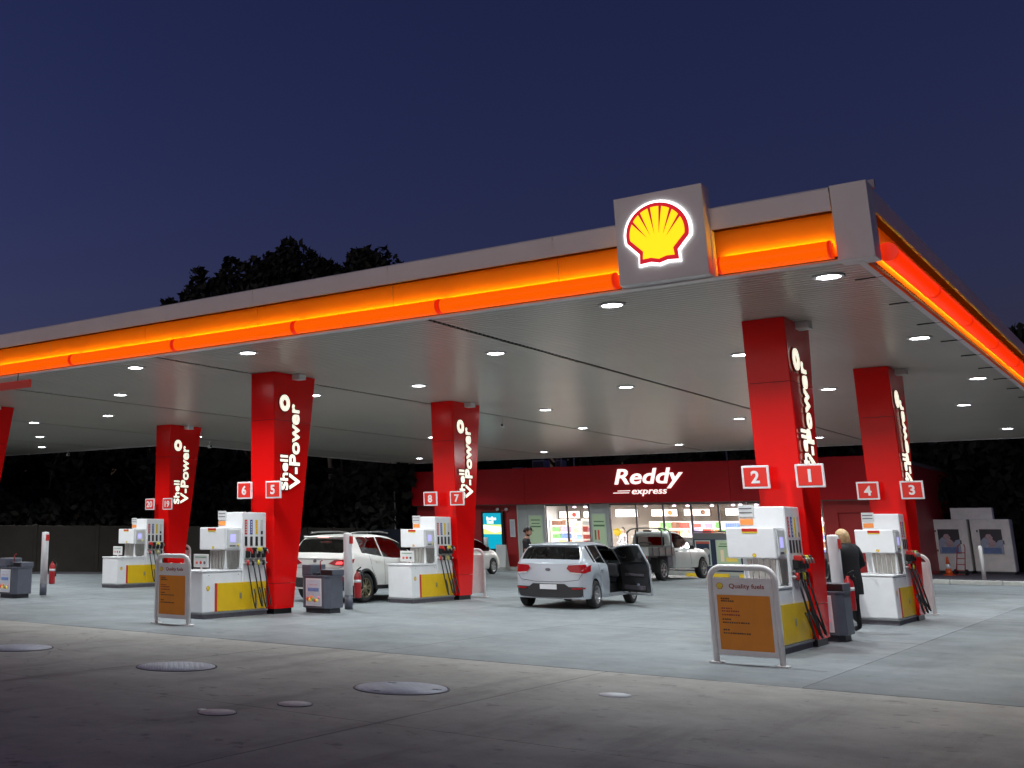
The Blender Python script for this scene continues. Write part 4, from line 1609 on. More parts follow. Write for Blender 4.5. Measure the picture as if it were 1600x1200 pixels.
def wheel(parent, x, y, r, width, rimm, spokes=5, side=1, style='twin'):
    t = link('wheel', None, parent, (x, y, r))
    b = MB()
    w = width / 2
    b.lathe((0, 0, 0), [(r * 0.66, -w), (r * 0.9, -w), (r * 0.985, -w * 0.75), (r, -w * 0.4), (r, w * 0.4), (r * 0.985, w * 0.75), (r * 0.9, w), (r * 0.66, w), (r * 0.64, w * 0.6), (r * 0.64, -w * 0.6), (r * 0.66, -w)], 32, axis='x', cap=False)
    b.build('tyre', M['tyre'], t)
    b = MB()
    sx = side
    b.lathe((0, 0, 0), [(r * 0.655, sx * w * 0.92), (r * 0.66, sx * w * 0.98), (r * 0.60, sx * w * 0.98), (r * 0.585, sx * w * 0.5), (r * 0.585, -sx * w * 0.4)], 32, axis='x', cap=False)
    n = spokes
    for k in range(n):
        for dv in ((-0.10, 0.10) if style == 'twin' else (0.0,)):
            a = 2 * PI * k / n + dv * 1.7
            a1 = 2 * PI * k / n + dv * 2.6
            wd = 0.022 if style == 'twin' else 0.035
            c0 = Vector((0, math.cos(a), math.sin(a)))
            c1 = Vector((0, math.cos(a1), math.sin(a1)))
            q0 = Vector((0, -math.sin(a), math.cos(a)))
            vs = []
            for xx in (sx * w * 0.55, sx * w * 0.85):
                for rr, c, hw in ((r * 0.12, c0, wd), (r * 0.61, c1, wd * 0.8)):
                    for s_ in (-1, 1):
                        v = c * rr + q0 * hw * s_
                        vs.append((xx, v.y, v.z))
            b.add(vs, [(0, 1, 3, 2), (4, 6, 7, 5), (0, 4, 5, 1), (2, 3, 7, 6), (0, 2, 6, 4), (1, 5, 7, 3)])
    b.lathe((0, 0, 0), [(r * 0.17, sx * w * 0.4), (r * 0.17, sx * w * 0.88), (r * 0.1, sx * w * 0.93), (0, sx * w * 0.93)], 16, axis='x')
    b.build('rim', rimm, t)
    b = MB()
    b.lathe((0, 0, 0), [(r * 0.58, -sx * w * 0.30), (r * 0.58, -sx * w * 0.2), (r * 0.36, -sx * w * 0.18), (r * 0.35, sx * w * 0.02), (0, sx * w * 0.02)], 24, axis='x')
    b.build('brake_disc', M['cladding'], t)
    return t


def mirror(car, side, y, z, m):
    w = car.P['W'] / 2
    mb = MB()
    x0 = side * (w - 0.05)
    x1 = side * (w + 0.17)
    mb.bbox(min(x1 - side * 0.18, x1), max(x1 - side * 0.18, x1), y - 0.05, y + 0.07, z - 0.02, z + 0.12, 0.03)
    mb.tube([(x0, y + 0.03, z), (x1 - side * 0.1, y + 0.02, z + 0.02)], 0.02, 6)
    return mb.build('mirror', m, car.root)


# ---- silver hatchback with an open front door
rio = thing('hatchback', 'silver hatchback with its front right door open, parked mid-forecourt', 'car', (-11.36, 23.66, 0), R(4.5))
P = dict(L=4.06, W=1.72, wheels=(0.68, 3.24), arch=0.345, wr=0.30, sill=0.22, tumble=0.215, glassh=0.48, lean=0.10, flare=0.02,
         belt=[(0, 0.94), (0.3, 1.01), (1.0, 0.975), (2.4, 0.92), (3.0, 0.90), (3.5, 0.82), (4.06, 0.55)],
         top=[(0, 0.965), (0.035, 0.995), (0.10, 1.045), (0.42, 1.325), (0.50, 1.365), (1.0, 1.42), (1.7, 1.435), (2.2, 1.41), (2.55, 1.33), (3.12, 0.99), (3.5, 0.91), (3.9, 0.78), (4.06, 0.60)],
         cuts=[0.115, 0.41, 0.62, 0.86, 1.50, 1.58, 2.58, 2.55, 3.10],
         sidewin=[('w', 0.72, 0.86), ('w', 0.92, 1.50), ('x', 1.58, 2.95)], topwin=[('rear', 0.115, 0.41), ('front', 2.58, 3.10)])
car = Car(rio, P)
car.build(M['silver'], M['glasscar'], doorskip=(1.55, 2.58))
car.interior(1.75, 0.85)
for sx in (-1, 1):
    car.patch('tail_light', [(sx * 0.42, 0.86), (sx * 0.46, 0.93), (sx * 0.835, 0.955), (sx * 0.84, 0.80), (sx * 0.78, 0.76), (sx * 0.50, 0.785)], M['tail'], 'rear', 0.006, 6)
    car.patch('lamp_lens', [(sx * 0.50, 0.765), (sx * 0.52, 0.79), (sx * 0.72, 0.775), (sx * 0.74, 0.745)], M['clearlens'], 'rear', 0.004)
    car.patch('reflector', [(sx * 0.50, 0.445), (sx * 0.78, 0.465), (sx * 0.78, 0.43), (sx * 0.54, 0.415)], M['tail'], 'rear', 0.022)
car.patch('bumper_insert', [(-0.76, 0.26), (-0.75, 0.475), (-0.45, 0.47), (-0.36, 0.535), (0.36, 0.535), (0.45, 0.47), (0.75, 0.475), (0.74, 0.26), (0.3, 0.235), (-0.3, 0.235)], M['cladding'], 'rear', 0.004, 4)
car.patch('number_plate', [(-0.19, 0.415), (0.19, 0.415), (0.19, 0.52), (-0.19, 0.52)], M['plate'], 'rear', 0.02, 1)
car.patch('maker_badge', [(0.06 * math.cos(2 * PI * k / 14), 0.835 + 0.034 * math.sin(2 * PI * k / 14)) for k in range(14)], M['plinth'], 'rear', 0.004, 0, 0.006)
car.line('panel_seam', [(-0.74, 0.75), (-0.66, 0.62), (-0.3, 0.575), (0.3, 0.575), (0.66, 0.62), (0.74, 0.75)], M['plinth'], 'rear')
car.line('panel_seam', [(0.90, 0.95), (0.95, 0.60), (1.0, 0.45)], M['plinth'], 'right', 0.005)
car.line('panel_seam', [(1.54, 1.38), (1.54, 0.26)], M['plinth'], 'right', 0.006)
car.patch('door_handle', [(1.02, 0.82), (1.20, 0.825), (1.20, 0.855), (1.02, 0.85)], M['silver'], 'right', 0.015, 1)
mb = MB()
for q_ in range(6):
    mb.box(-0.15 + 0.052 * q_, -0.115 + 0.052 * q_, -0.012, -0.008, 0.44, 0.50)
stuff(mb.build('plate_print', M['blue'], rio, (0, 0.015, 0)))
mb = MB()
mb.bbox(-0.57, 0.57, 0.405, 0.56, 1.345, 1.372, 0.012)
mb.build('roof_spoiler', M['silver'], rio)
mb = MB()
mb.tube([(0, 0.30, 1.10), (0.0, 0.15, 1.06)], 0.01, 6)
mb.build('wiper', M['black'], rio)
for k, yw in enumerate(P['wheels']):
    for sx in (-1, 1):
        wheel(rio, sx * 0.765, yw, 0.30, 0.19, M['rim'], 7, sx, 'single')
mirror(car, -1, 2.62, 0.97, M['silver'])
# the open door, hinged at its front edge
hinge = (0.85, 2.58, 0.0)
dr = link('door', None, rio, hinge, 0)
skin = [[(p[0] - hinge[0], p[1] - hinge[1], p[2]) for p in q] for q in car.parts['door_open_skin']]
win = [[(p[0] - hinge[0], p[1] - hinge[1], p[2]) for p in q] for q in car.parts['door_open_win']]
car.mk(skin, 'door_skin', M['silver'], dr)
inner = [[(p[0] - 0.055, p[1], p[2]) for p in reversed(q)] for q in skin]
car.mk(inner, 'door_card', M['seat'], dr)
car.mk(win, 'door_window', M['glasscar'], dr)
mb = MB()
ymin = min(p[1] for q in skin for p in q) + 0.01
zt = [p for q in win for p in q]
# door frame: around the glass and around the skin
top = {}
for p in zt:
    k_ = round(p[1], 3)
    if k_ not in top or p[2] > top[k_][2]:
        top[k_] = p
tp = [top[k_] for k_ in sorted(top)]
mb.tube([(0, ymin, 0.27), (0.0, ymin, 0.6), (-0.02, ymin, 0.93), tp[0]] + tp[1:] + [(-0.04, -0.015, 0.92)], 0.022, 8)
mb.tube([(0, ymin, 0.27), (0.0, -0.3, 0.26), (-0.02, -0.02, 0.27), (-0.02, -0.015, 0.6), (-0.04, -0.015, 0.92)], 0.022, 8)
mb.build('door_frame', M['silver'], dr)
mb = MB()
mb.bbox(-0.10, -0.055, ymin + 0.15, -0.2, 0.66, 0.72, 0.015)
mb.bbox(-0.10, -0.055, ymin + 0.12, -0.15, 0.36, 0.46, 0.015)
mb.build('arm_rest', M['plinth'], dr)
mb = MB()
mb.bbox(-0.07, -0.05, ymin + 0.35, ymin + 0.42, 0.40, 0.50, 0.01)
mb.build('pocket_bottle', M['iceb'], dr)
mb = MB()
mb.bbox(0.0, 0.2, -0.16, -0.05, 0.93, 1.06, 0.03)
mb.build('mirror', M['silver'], dr)
dr.rotation_euler = (0, 0, R(52))

# ---- white SUV at pump 6/8
suv = thing('suv_car', 'white crossover SUV with lit brake lamp and black wheel-arch trim, parked by the bin', 'car', (-16.42, 21.75, 0), R(0))
P = dict(L=4.40, W=1.82, wheels=(0.86, 3.50), arch=0.395, wr=0.345, sill=0.30, tumble=0.24, glassh=0.55, lean=0.16, flare=0.03, clad=True,
         belt=[(0, 1.0), (0.4, 1.17), (1.0, 1.12), (2.2, 1.01), (3.1, 0.99), (3.7, 0.93), (4.4, 0.70)],
         top=[(0, 1.02), (0.03, 1.06), (0.09, 1.14), (0.44, 1.47), (0.52, 1.52), (1.0, 1.575), (1.8, 1.59), (2.3, 1.545), (2.7, 1.43), (3.25, 1.10), (3.7, 1.02), (4.2, 0.88), (4.4, 0.75)],
         cuts=[0.10, 0.43, 0.8, 1.66, 1.72, 2.7, 2.72, 3.22],
         sidewin=[('w', 0.80, 1.66), ('x', 1.72, 3.0)], topwin=[('rear', 0.10, 0.43), ('front', 2.72, 3.22)])
car = Car(suv, P)
car.build(M['carwhite'], M['glassdark'])
car.interior(1.95, 1.0, 0.62, 1.22)
for sx in (-1, 1):
    car.patch('tail_light', [(sx * 0.40, 0.90), (sx * 0.55, 0.985), (sx * 0.885, 1.01), (sx * 0.885, 0.92), (sx * 0.80, 0.85), (sx * 0.55, 0.86)], M['tail'], 'rear', 0.006, 6)
    car.patch('tail_lamp_lit', [(sx * 0.58, 0.885), (sx * 0.62, 0.945), (sx * 0.80, 0.955), (sx * 0.82, 0.89)], M['tailon'], 'rear', 0.012)
    car.patch('rear_reflector', [(sx * 0.74, 0.50), (sx * 0.86, 0.52), (sx * 0.86, 0.62), (sx * 0.76, 0.60)], M['tail'], 'rear', 0.02)
    mb = MB()
    mb.tube([(sx * 0.60, 0.70, 1.60), (sx * 0.62, 1.0, 1.63), (sx * 0.62, 1.9, 1.64), (sx * 0.60, 2.3, 1.61)], 0.018, 8)
    mb.build('roof_rail', M['alu'], suv)
    for k, yw in enumerate(P['wheels']):
        mb = MB()
        mb.tube([(sx * (0.91 + 0.012), yw + 0.405 * math.cos(PI * q / 18), 0.345 + 0.405 * math.sin(PI * q / 18)) for q in range(-1, 20)], 0.03, 8)
        mb.build('arch_trim', M['cladding'], suv)
        wheel(suv, sx * 0.80, yw, 0.345, 0.215, M['rimgold'], 5, sx)
    car.patch('door_handle', [(sx * 0 + 1.30, 0.93), (1.48, 0.935), (1.48, 0.965), (1.30, 0.96)], M['carwhite'], 'right' if sx > 0 else 'left', 0.015, 1)
car.patch('bumper_insert', [(-0.84, 0.34), (-0.86, 0.62), (-0.5, 0.56), (0.5, 0.56), (0.86, 0.62), (0.84, 0.34)], M['cladding'], 'rear', 0.004, 4)
car.patch('number_plate', [(-0.19, 0.66), (0.19, 0.66), (0.19, 0.76), (-0.19, 0.76)], M['plate'], 'rear', 0.01, 1)
car.patch('maker_badge', [(0.05 * math.cos(2 * PI * k / 12), 0.955 + 0.04 * math.sin(2 * PI * k / 12)) for k in range(12)], M['plinth'], 'rear', 0.004, 0, 0.006)
car.line('panel_seam', [(-0.78, 0.84), (-0.66, 0.80), (0.66, 0.80), (0.78, 0.84)], M['plinth'], 'rear')
car.line('panel_seam', [(1.05, 1.08), (1.10, 0.80), (1.3, 0.55), (1.35, 0.40)], M['plinth'], 'right', 0.005)
car.line('panel_seam', [(1.69, 1.06), (1.69, 0.40)], M['plinth'], 'right', 0.005)
car.patch('fuel_cap', [(0.62 + 0.08 * math.cos(2 * PI * k / 12), 0.90 + 0.07 * math.sin(2 * PI * k / 12)) for k in range(12)], M['carwhite'], 'right', 0.003, 1, 0.004)
mb = MB()
mb.bbox(-0.60, 0.60, 0.40, 0.60, 1.495, 1.53, 0.012)
mb.build('roof_spoiler', M['carwhite'], suv)
mb = MB()
mb.bbox(-0.16, 0.16, 0.39, 0.402, 1.495, 1.525, 0.004)
mb.build('brake_lamp', M['brake'], suv)
mirror(car, 1, 2.75, 1.05, M['carwhite'])
mirror(car, -1, 2.75, 1.05, M['carwhite'])

# ---- white tray-back ute
ute = thing('tray_ute', 'white single-cab ute with an open tray and ladder rack, nose to the shop', 'ute', (-16.05, 39.6, 0), R(-5))
P = dict(L=3.2, W=1.76, wheels=(2.42,), arch=0.42, wr=0.37, sill=0.42, tumble=0.16, glassh=0.6, lean=0.0, flare=0.03, round=0.03,
         belt=[(0, 1.12), (1.4, 1.10), (2.0, 1.08), (2.6, 1.05), (3.2, 0.85)],
         top=[(0, 1.55), (0.02, 1.62), (0.10, 1.70), (0.5, 1.735), (0.9, 1.70), (1.15, 1.62), (1.75, 1.16), (2.3, 1.10), (3.0, 0.98), (3.2, 0.88)],
         cuts=[0.18, 1.1, 1.12, 1.72], sidewin=[('x', 0.18, 1.6)], topwin=[('front', 1.12, 1.72)])
cab = link('cab', None, ute, (0, 2.05, 0))
car = Car(cab, P)
car.build(M['dirtywhite'], M['glassdark'])
mb = MB()
mb.box(-0.55, 0.55, -0.012, 0.0, 1.18, 1.52)
mb.build('rear_window', M['glassdark'], cab)
car.line('panel_seam', [(0.15, 1.1), (0.15, 0.46)], M['plinth'], 'right', 0.006)
car.line('panel_seam', [(1.35, 1.1), (1.45, 0.46)], M['plinth'], 'right', 0.006)
car.patch('door_handle', [(0.22, 1.0), (0.38, 1.0), (0.38, 1.03), (0.22, 1.03)], M['black'], 'right', 0.015, 1)
mirror(car, 1, 1.35, 1.10, M['black'])
mirror(car, -1, 1.35, 1.10, M['black'])
for sx in (-1, 1):
    wheel(cab, sx * 0.78, 2.42, 0.37, 0.24, M['rim'], 6, sx, 'single')
    wheel(ute, sx * 0.78, 1.15, 0.37, 0.24, M['rim'], 6, sx, 'single')
    b = MB()
    b.bbox(sx * 0.78 - 0.13, sx * 0.78 + 0.13, 0.66, 0.69, 0.28, 0.80, 0.01)
    b.build('mud_flap', M['rubber'], ute)
    b = MB()
    b.box(sx * 0.42 - 0.04, sx * 0.42 + 0.04, 0.1, 2.2, 0.56, 0.70)
    b.build('chassis_rail', M['cladding'], ute)
    b = MB()
    b.bbox(sx * 0.72 - 0.14, sx * 0.72 + 0.14, -0.03, 0.0, 0.74, 0.84, 0.008)
    b.build('tail_light', M['tail'], ute)
b = MB()
b.box(-0.92, 0.92, 0.0, 2.0, 0.86, 0.92)
b.build('tray_floor', M['alu'], ute)
for sx in (-1, 1):
    b = MB()
    b.box(sx * 0.92 - 0.018, sx * 0.92 + 0.018, 0.02, 2.0, 0.925, 1.16)
    b.build('drop_side', M['alu'], ute)
b = MB()
b.box(-0.92, 0.92, -0.03, 0.01, 0.86, 1.16)
b.build('tailboard', M['dirtywhite'], ute)
b = MB()
for k in range(4):
    b.box(0.938, 0.96, 0.25 + 0.5 * k, 0.29 + 0.5 * k, 0.86, 1.16)
b.build('side_stake', M['plinth'], ute)
b = MB()
for sx in (-0.84, -0.50, 0.50, 0.84):
    b.tube([(sx, 1.99, 0.92), (sx, 1.99, 1.70 if abs(sx) > 0.6 else 1.76), (sx * 0.8, 1.99, 1.80)], 0.024, 8)
b.tube([(-0.84, 1.99, 1.66), (-0.70, 1.99, 1.79), (-0.4, 1.99, 1.83), (0.4, 1.99, 1.83), (0.70, 1.99, 1.79), (0.84, 1.99, 1.66)], 0.026, 8)
b.tube([(-0.84, 1.99, 1.20), (0.84, 1.99, 1.20)], 0.02, 8)
b.build('headboard_rack', M['alu'], ute)
b = MB()
b.bbox(0.5, 0.90, 1.5, 1.9, 0.48, 0.84, 0.02)
b.bbox(-0.15, 0.35, 0.2, 0.6, 0.50, 0.74, 0.02)
b.build('under_tray_box', M['plinth'], ute)
b = MB()
b.bbox(-0.16, 0.16, 1.90, 1.96, 1.70, 1.76, 0.01)
b.build('brake_lamp', M['black'], ute)

# ---- small white car mostly hidden behind column 7
wc = thing('white_car', 'small white car mostly hidden behind the column of signs 8 and 7', 'car', (-23.55, 39.1, 0), R(-2))
P = dict(L=3.95, W=1.70, wheels=(0.66, 3.10), arch=0.34, wr=0.30, sill=0.22, tumble=0.17, glassh=0.5, lean=0.10, flare=0.015,
         belt=[(0, 0.90), (1.0, 0.95), (2.4, 0.92), (3.0, 0.90), (3.4, 0.82), (3.95, 0.55)],
         top=[(0, 0.95), (0.12, 1.02), (0.42, 1.36), (0.9, 1.46), (1.7, 1.47), (2.2, 1.42), (2.5, 1.33), (3.05, 0.99), (3.4, 0.91), (3.8, 0.76), (3.95, 0.60)],
         cuts=[0.115, 0.41, 1.54, 1.6, 2.48, 3.02], sidewin=[('w', 0.8, 1.54), ('x', 1.6, 2.9)], topwin=[('rear', 0.115, 0.41), ('front', 2.48, 3.02)])
car = Car(wc, P)
car.build(M['carwhite'], M['glassdark'])
for sx in (-1, 1):
    car.patch('tail_light', [(sx * 0.5, 0.84), (sx * 0.55, 0.93), (sx * 0.86, 0.95), (sx * 0.86, 0.80)], M['tail'], 'rear', 0.006, 6)
    for yw in P['wheels']:
        wheel(wc, sx * 0.755, yw, 0.30, 0.19, M['rim'], 7, sx, 'single')
mirror(car, 1, 2.5, 0.97, M['black'])

# ---- motorcycle behind the post
mc = thing('motorcycle', 'dark motorcycle with chrome parts behind the white post and nearest column', 'motorcycle', (-5.55, 22.6, 0), R(-12))
for yy in (0.0, 1.42):
    wheel(mc, 0, yy, 0.31, 0.13, M['rim'], 6, 1, 'single')
b = MB()
b.tube([(0, 0.0, 0.31), (0, 0.45, 0.45), (0, 0.95, 0.75), (0, 1.15, 0.88)], 0.035, 8)
b.tube([(0, 0.2, 0.75), (0, 0.55, 0.70), (0, 0.9, 0.80)], 0.035, 8)
b.build('frame', M['black'], mc)
b = MB()
b.tube([(-0.07, 1.42, 0.31), (-0.07, 1.22, 0.95)], 0.022, 8)
b.tube([(0.07, 1.42, 0.31), (0.07, 1.22, 0.95)], 0.022, 8)
b.build('front_fork', M['chrome'], mc)
b = MB()
b.bbox(-0.14, 0.14, -0.12, 0.62, 0.72, 0.84, 0.04)
b.build('saddle', M['black'], mc)
b = MB()
b.bbox(-0.15, 0.15, 0.60, 1.10, 0.74, 0.98, 0.08)
b.build('fuel_tank', M['black'], mc)
b = MB()
b.bbox(-0.20, 0.20, 0.45, 0.95, 0.30, 0.66, 0.05)
b.build('engine', M['chrome'], mc)
b = MB()
b.tube([(0.17, 0.7, 0.35), (0.19, 0.3, 0.3), (0.20, -0.15, 0.40)], [0.03, 0.045, 0.055], 10)
b.build('exhaust', M['chrome'], mc)
b = MB()
b.tube([(-0.38, 1.02, 1.10), (-0.2, 1.18, 1.04), (0.2, 1.18, 1.04), (0.38, 1.02, 1.10)], 0.016, 8)
b.build('handlebar', M['chrome'], mc)
b = MB()
b.bbox(-0.21, 0.21, -0.38, -0.02, 0.86, 1.20, 0.05)
b.build('top_box', M['black'], mc)
b = MB()
b.bbox(-0.08, 0.08, -0.24, -0.20, 0.70, 0.77, 0.01)
b.build('tail_light', M['tailon'], mc)
hm = thing('helmet', 'yellow crash helmet on the box of the dark motorcycle', 'helmet', (-5.58, 22.42, 1.20), R(-12))
b = MB()
b.lathe((0, 0, 0), [(0.11, 0.0), (0.145, 0.05), (0.15, 0.12), (0.135, 0.19), (0.09, 0.24), (0.0, 0.26)], 20)
b.build('helmet_shell', M['helmet'], hm)
b = MB()
b.bbox(-0.10, 0.10, 0.09, 0.15, 0.06, 0.15, 0.02)
b.build('visor', M['black'], hm)

# ================================================================== PEOPLE
def person_mesh(joints, edges, radii, name, mats, region):
    me = bpy.data.meshes.new(name)
    keys = list(joints)
    me.from_pydata([joints[k] for k in keys], [(keys.index(a), keys.index(b_)) for a, b_ in edges], [])
    o = bpy.data.objects.new(name, me)
    COL.objects.link(o)
    sk = o.modifiers.new('skin', 'SKIN')
    for i, k in enumerate(keys):
        r = radii[k]
        me.skin_vertices[0].data[i].radius = r if isinstance(r, tuple) else (r, r)
        me.skin_vertices[0].data[i].use_root = (k == 'pelvis')
    sk.use_smooth_shade = True
    sb = o.modifiers.new('sub', 'SUBSURF')
    sb.levels = 2
    sb.render_levels = 2
    dg = bpy.context.evaluated_depsgraph_get()
    me2 = bpy.data.meshes.new_from_object(o.evaluated_get(dg))
    bpy.data.objects.remove(o)
    me2.materials.clear()
    for m_ in mats:
        me2.materials.append(m_)
    for p in me2.polygons:
        p.material_index = region(p.center)
        p.use_smooth = True
    return me2


def fingers(J, Ed, Rd, s, wrist, d, curl):
    """hand: palm and five short chains rooted in the palm"""
    wrist = Vector(wrist)
    d = Vector(d).normalized()
    side = d.cross(Vector((0, 1, 0)))
    if side.length < 0.1:
        side = Vector((1, 0, 0))
    side.normalize()
    palm = wrist + d * 0.085
    J['palm' + s] = tuple(palm)
    Rd['palm' + s] = (0.034, 0.018)
    Ed.append(('wrist' + s, 'palm' + s))
    cl = Vector(curl)
    for k, ln in enumerate((0.068, 0.078, 0.072, 0.058)):
        base_ = palm + side * (0.024 * (1.5 - k))
        a = base_ + d * ln * 0.55 + cl * 0.012
        e = base_ + d * ln * 0.85 + cl * 0.038
        J['fb%d%s' % (k, s)] = tuple(base_ + d * 0.012)
        J['fm%d%s' % (k, s)] = tuple(a)
        J['fe%d%s' % (k, s)] = tuple(e)
        Rd['fb%d%s' % (k, s)] = 0.010
        Rd['fm%d%s' % (k, s)] = 0.009
        Rd['fe%d%s' % (k, s)] = 0.008
        Ed += [('palm' + s, 'fb%d%s' % (k, s)), ('fb%d%s' % (k, s), 'fm%d%s' % (k, s)), ('fm%d%s' % (k, s), 'fe%d%s' % (k, s))]
    tb = wrist + d * 0.05 + side * 0.036
    J['tb' + s] = tuple(tb)
    J['te' + s] = tuple(tb + d * 0.045 + side * 0.022 + cl * 0.02)
    Rd['tb' + s] = 0.013
    Rd['te' + s] = 0.010
    Ed += [('palm' + s, 'tb' + s), ('tb' + s, 'te' + s)]


def make_person(name, label, loc, rz, sc, arms, mats, region, head_pitch=0.0, hair='short', hairm=None, legs=None, beard=False, lower=True):
    t = thing(name, label, 'person', loc, rz)
    J = {'pelvis': (0, 0, 0.96), 'belly': (0, 0.0, 1.10), 'chest': (0, 0.0, 1.30), 'upper': (0, 0, 1.42), 'neck': (0, 0.015, 1.50), 'neck2': (0, 0.03, 1.56)}
    Rd = {'pelvis': (0.155, 0.115), 'belly': (0.145, 0.11), 'chest': (0.165, 0.12), 'upper': (0.14, 0.10), 'neck': 0.058, 'neck2': 0.055}
    Ed = [('pelvis', 'belly'), ('belly', 'chest'), ('chest', 'upper'), ('upper', 'neck'), ('neck', 'neck2')]
    for s, sx in (('L', -1), ('R', 1)):
        el, wr = arms[s]
        J['shoulder' + s] = (sx * 0.185, 0, 1.42)
        J['elbow' + s] = el
        J['wrist' + s] = wr
        Rd['shoulder' + s] = 0.062
        Rd['elbow' + s] = 0.043
        Rd['wrist' + s] = 0.029
        Ed += [('upper', 'shoulder' + s), ('shoulder' + s, 'elbow' + s), ('elbow' + s, 'wrist' + s)]
        d = Vector(wr) - Vector(el)
        fingers(J, Ed, Rd, s, wr, d, (0, 0.5, -0.5))
        hx = sx * 0.095
        lg_ = (legs or {}).get(s, ((sx * 0.10, 0.01, 0.50), (sx * 0.11, -0.01, 0.09)))
        J['hip' + s] = (hx, 0, 0.90)
        J['knee' + s] = lg_[0]
        J['ankle' + s] = lg_[1]
        J['toe' + s] = (lg_[1][0] + sx * 0.015, lg_[1][1] + 0.17, 0.035)
        Rd['hip' + s] = 0.095
        Rd['knee' + s] = 0.06
        Rd['ankle' + s] = 0.043
        Rd['toe' + s] = (0.045, 0.03)
        Ed += [('pelvis', 'hip' + s), ('hip' + s, 'knee' + s), ('knee' + s, 'ankle' + s), ('ankle' + s, 'toe' + s)]
    me = person_mesh(J, Ed, Rd, 'body', mats, region)
    o = link('body', me, t)
    o.scale = (sc, sc, sc)
    # head: shaped ball with brow, nose, chin, ears
    hd = bmesh.new()
    bmesh.ops.create_uvsphere(hd, u_segments=28, v_segments=20, radius=1)
    for v in hd.verts:
        x, y, z = v.co
        nx = x * 0.076 * (1 - 0.22 * max(0, -z))
        ny = y * 0.098
        nz = z * 0.118
        if y > 0.2:
            f = math.exp(-((x / 0.22) ** 2) - ((z + 0.12) / 0.22) ** 2)
            ny += 0.022 * f
            ny -= 0.008 * math.exp(-((abs(x) - 0.38) / 0.18) ** 2 - ((z - 0.08) / 0.14) ** 2)
            ny += 0.006 * math.exp(-((x / 0.3) ** 2) - ((z + 0.52) / 0.1) ** 2)
            ny += 0.010 * math.exp(-((x / 0.35) ** 2) - ((z + 0.82) / 0.18) ** 2)
        if z < -0.5 and y < 0:
            ny *= 0.75
        v.co = (nx, ny, nz)
    for sx in (-1, 1):
        e = bmesh.ops.create_uvsphere(hd, u_segments=8, v_segments=8, radius=1)
        for v in e['verts']:
            v.co = Vector((sx * 0.078 + v.co.x * 0.010, -0.005 + v.co.y * 0.018, -0.005 + v.co.z * 0.030))
    for f in hd.faces:
        f.smooth = True
    hm_ = bpy.data.meshes.new('head')
    hd.to_mesh(hm_)
    hd.free()
    hm_.materials.append(M['skin'])
    ho = link('head', hm_, t, (0, 0.05 * sc, 1.665 * sc))
    ho.rotation_euler = (head_pitch, 0, 0)
    ho.scale = (sc, sc, sc)
    for sx in (-1, 1):
        b = MB()
        b.lathe((sx * 0.029, 0.078, 0.012), [(0.0, -0.006), (0.010, 0.0), (0.010, 0.006), (0, 0.012)], 10, axis='y')
        b.build('eye', M['black'], ho)
    b = MB()
    b.bbox(-0.024, 0.024, 0.086, 0.097, -0.064, -0.056, 0.003)
    b.build('mouth', M['pred'], ho)
    # hair
    hb = bmesh.new()
    bmesh.ops.create_icosphere(hb, subdivisions=4, radius=1)
    dele = []
    for v in hb.verts:
        x, y, z = v.co
        rr = 1.0 + random.uniform(-0.03, 0.05)
        if hair == 'bob':
            down = max(0, -z)
            v.co = Vector((x * 0.112 * (1 + 0.30 * down) * rr, y * 0.128 * rr - 0.012, z * (0.142 if z > 0 else 0.215) * rr))
            if y > 0.45 and z < 0.55 and abs(x) < 0.75:
                dele.append(v)
        else:
            v.co = Vector((x * 0.090 * rr, y * 0.112 * rr - 0.008, z * 0.138 * rr + 0.004))
            if (y > 0.35 and z < 0.42) or z < -0.55 or (y > -0.1 and z < 0.0):
                dele.append(v)
    bmesh.ops.delete(hb, geom=dele, context='VERTS')
    for f in hb.faces:
        f.smooth = True
    hme = bpy.data.meshes.new('hair')
    hb.to_mesh(hme)
    hb.free()
    hme.materials.append(hairm)
    link('hair', hme, ho)
    if beard:
        bb = bmesh.new()
        bmesh.ops.create_icosphere(bb, subdivisions=3, radius=1)
        de = []
        for v in bb.verts:
            x, y, z = v.co
            v.co = Vector((x * 0.079, y * 0.106 + 0.004, z * 0.126 - 0.004))
            if z > -0.35 or y < 0.0:
                de.append(v)
        bmesh.ops.delete(bb, geom=de, context='VERTS')
        bme = bpy.data.meshes.new('beard')
        bb.to_mesh(bme)
        bb.free()
        bme.materials.append(hairm)
        link('beard', bme, ho)
    return t


def reg_tee(c):
    if c.z > 1.47 and abs(c.x) < 0.09:
        return 0
    if abs(c.x) > 0.17 and c.z < 1.22 and c.z > 0.70 or (c.z < 1.24 and c.y > 0.14):
        return 0
    if c.z > 0.93:
        return 1
    if c.z < 0.07:
        return 3
    return 2


# man in black T-shirt, looking down, facing right of the photo
man = make_person('person', 'bearded man in a black T-shirt looking down beside the silver hatchback', (-13.75, 27.5, 0), R(-75), 1.0,
                  {'L': ((-0.23, 0.10, 1.16), (-0.12, 0.32, 1.10)), 'R': ((0.24, 0.02, 1.14), (0.15, 0.25, 1.02))},
                  [M['skin'], M['tshirt'], M['denim'], M['black']], reg_tee, R(-28), 'short', M['hairdk'], None, True)
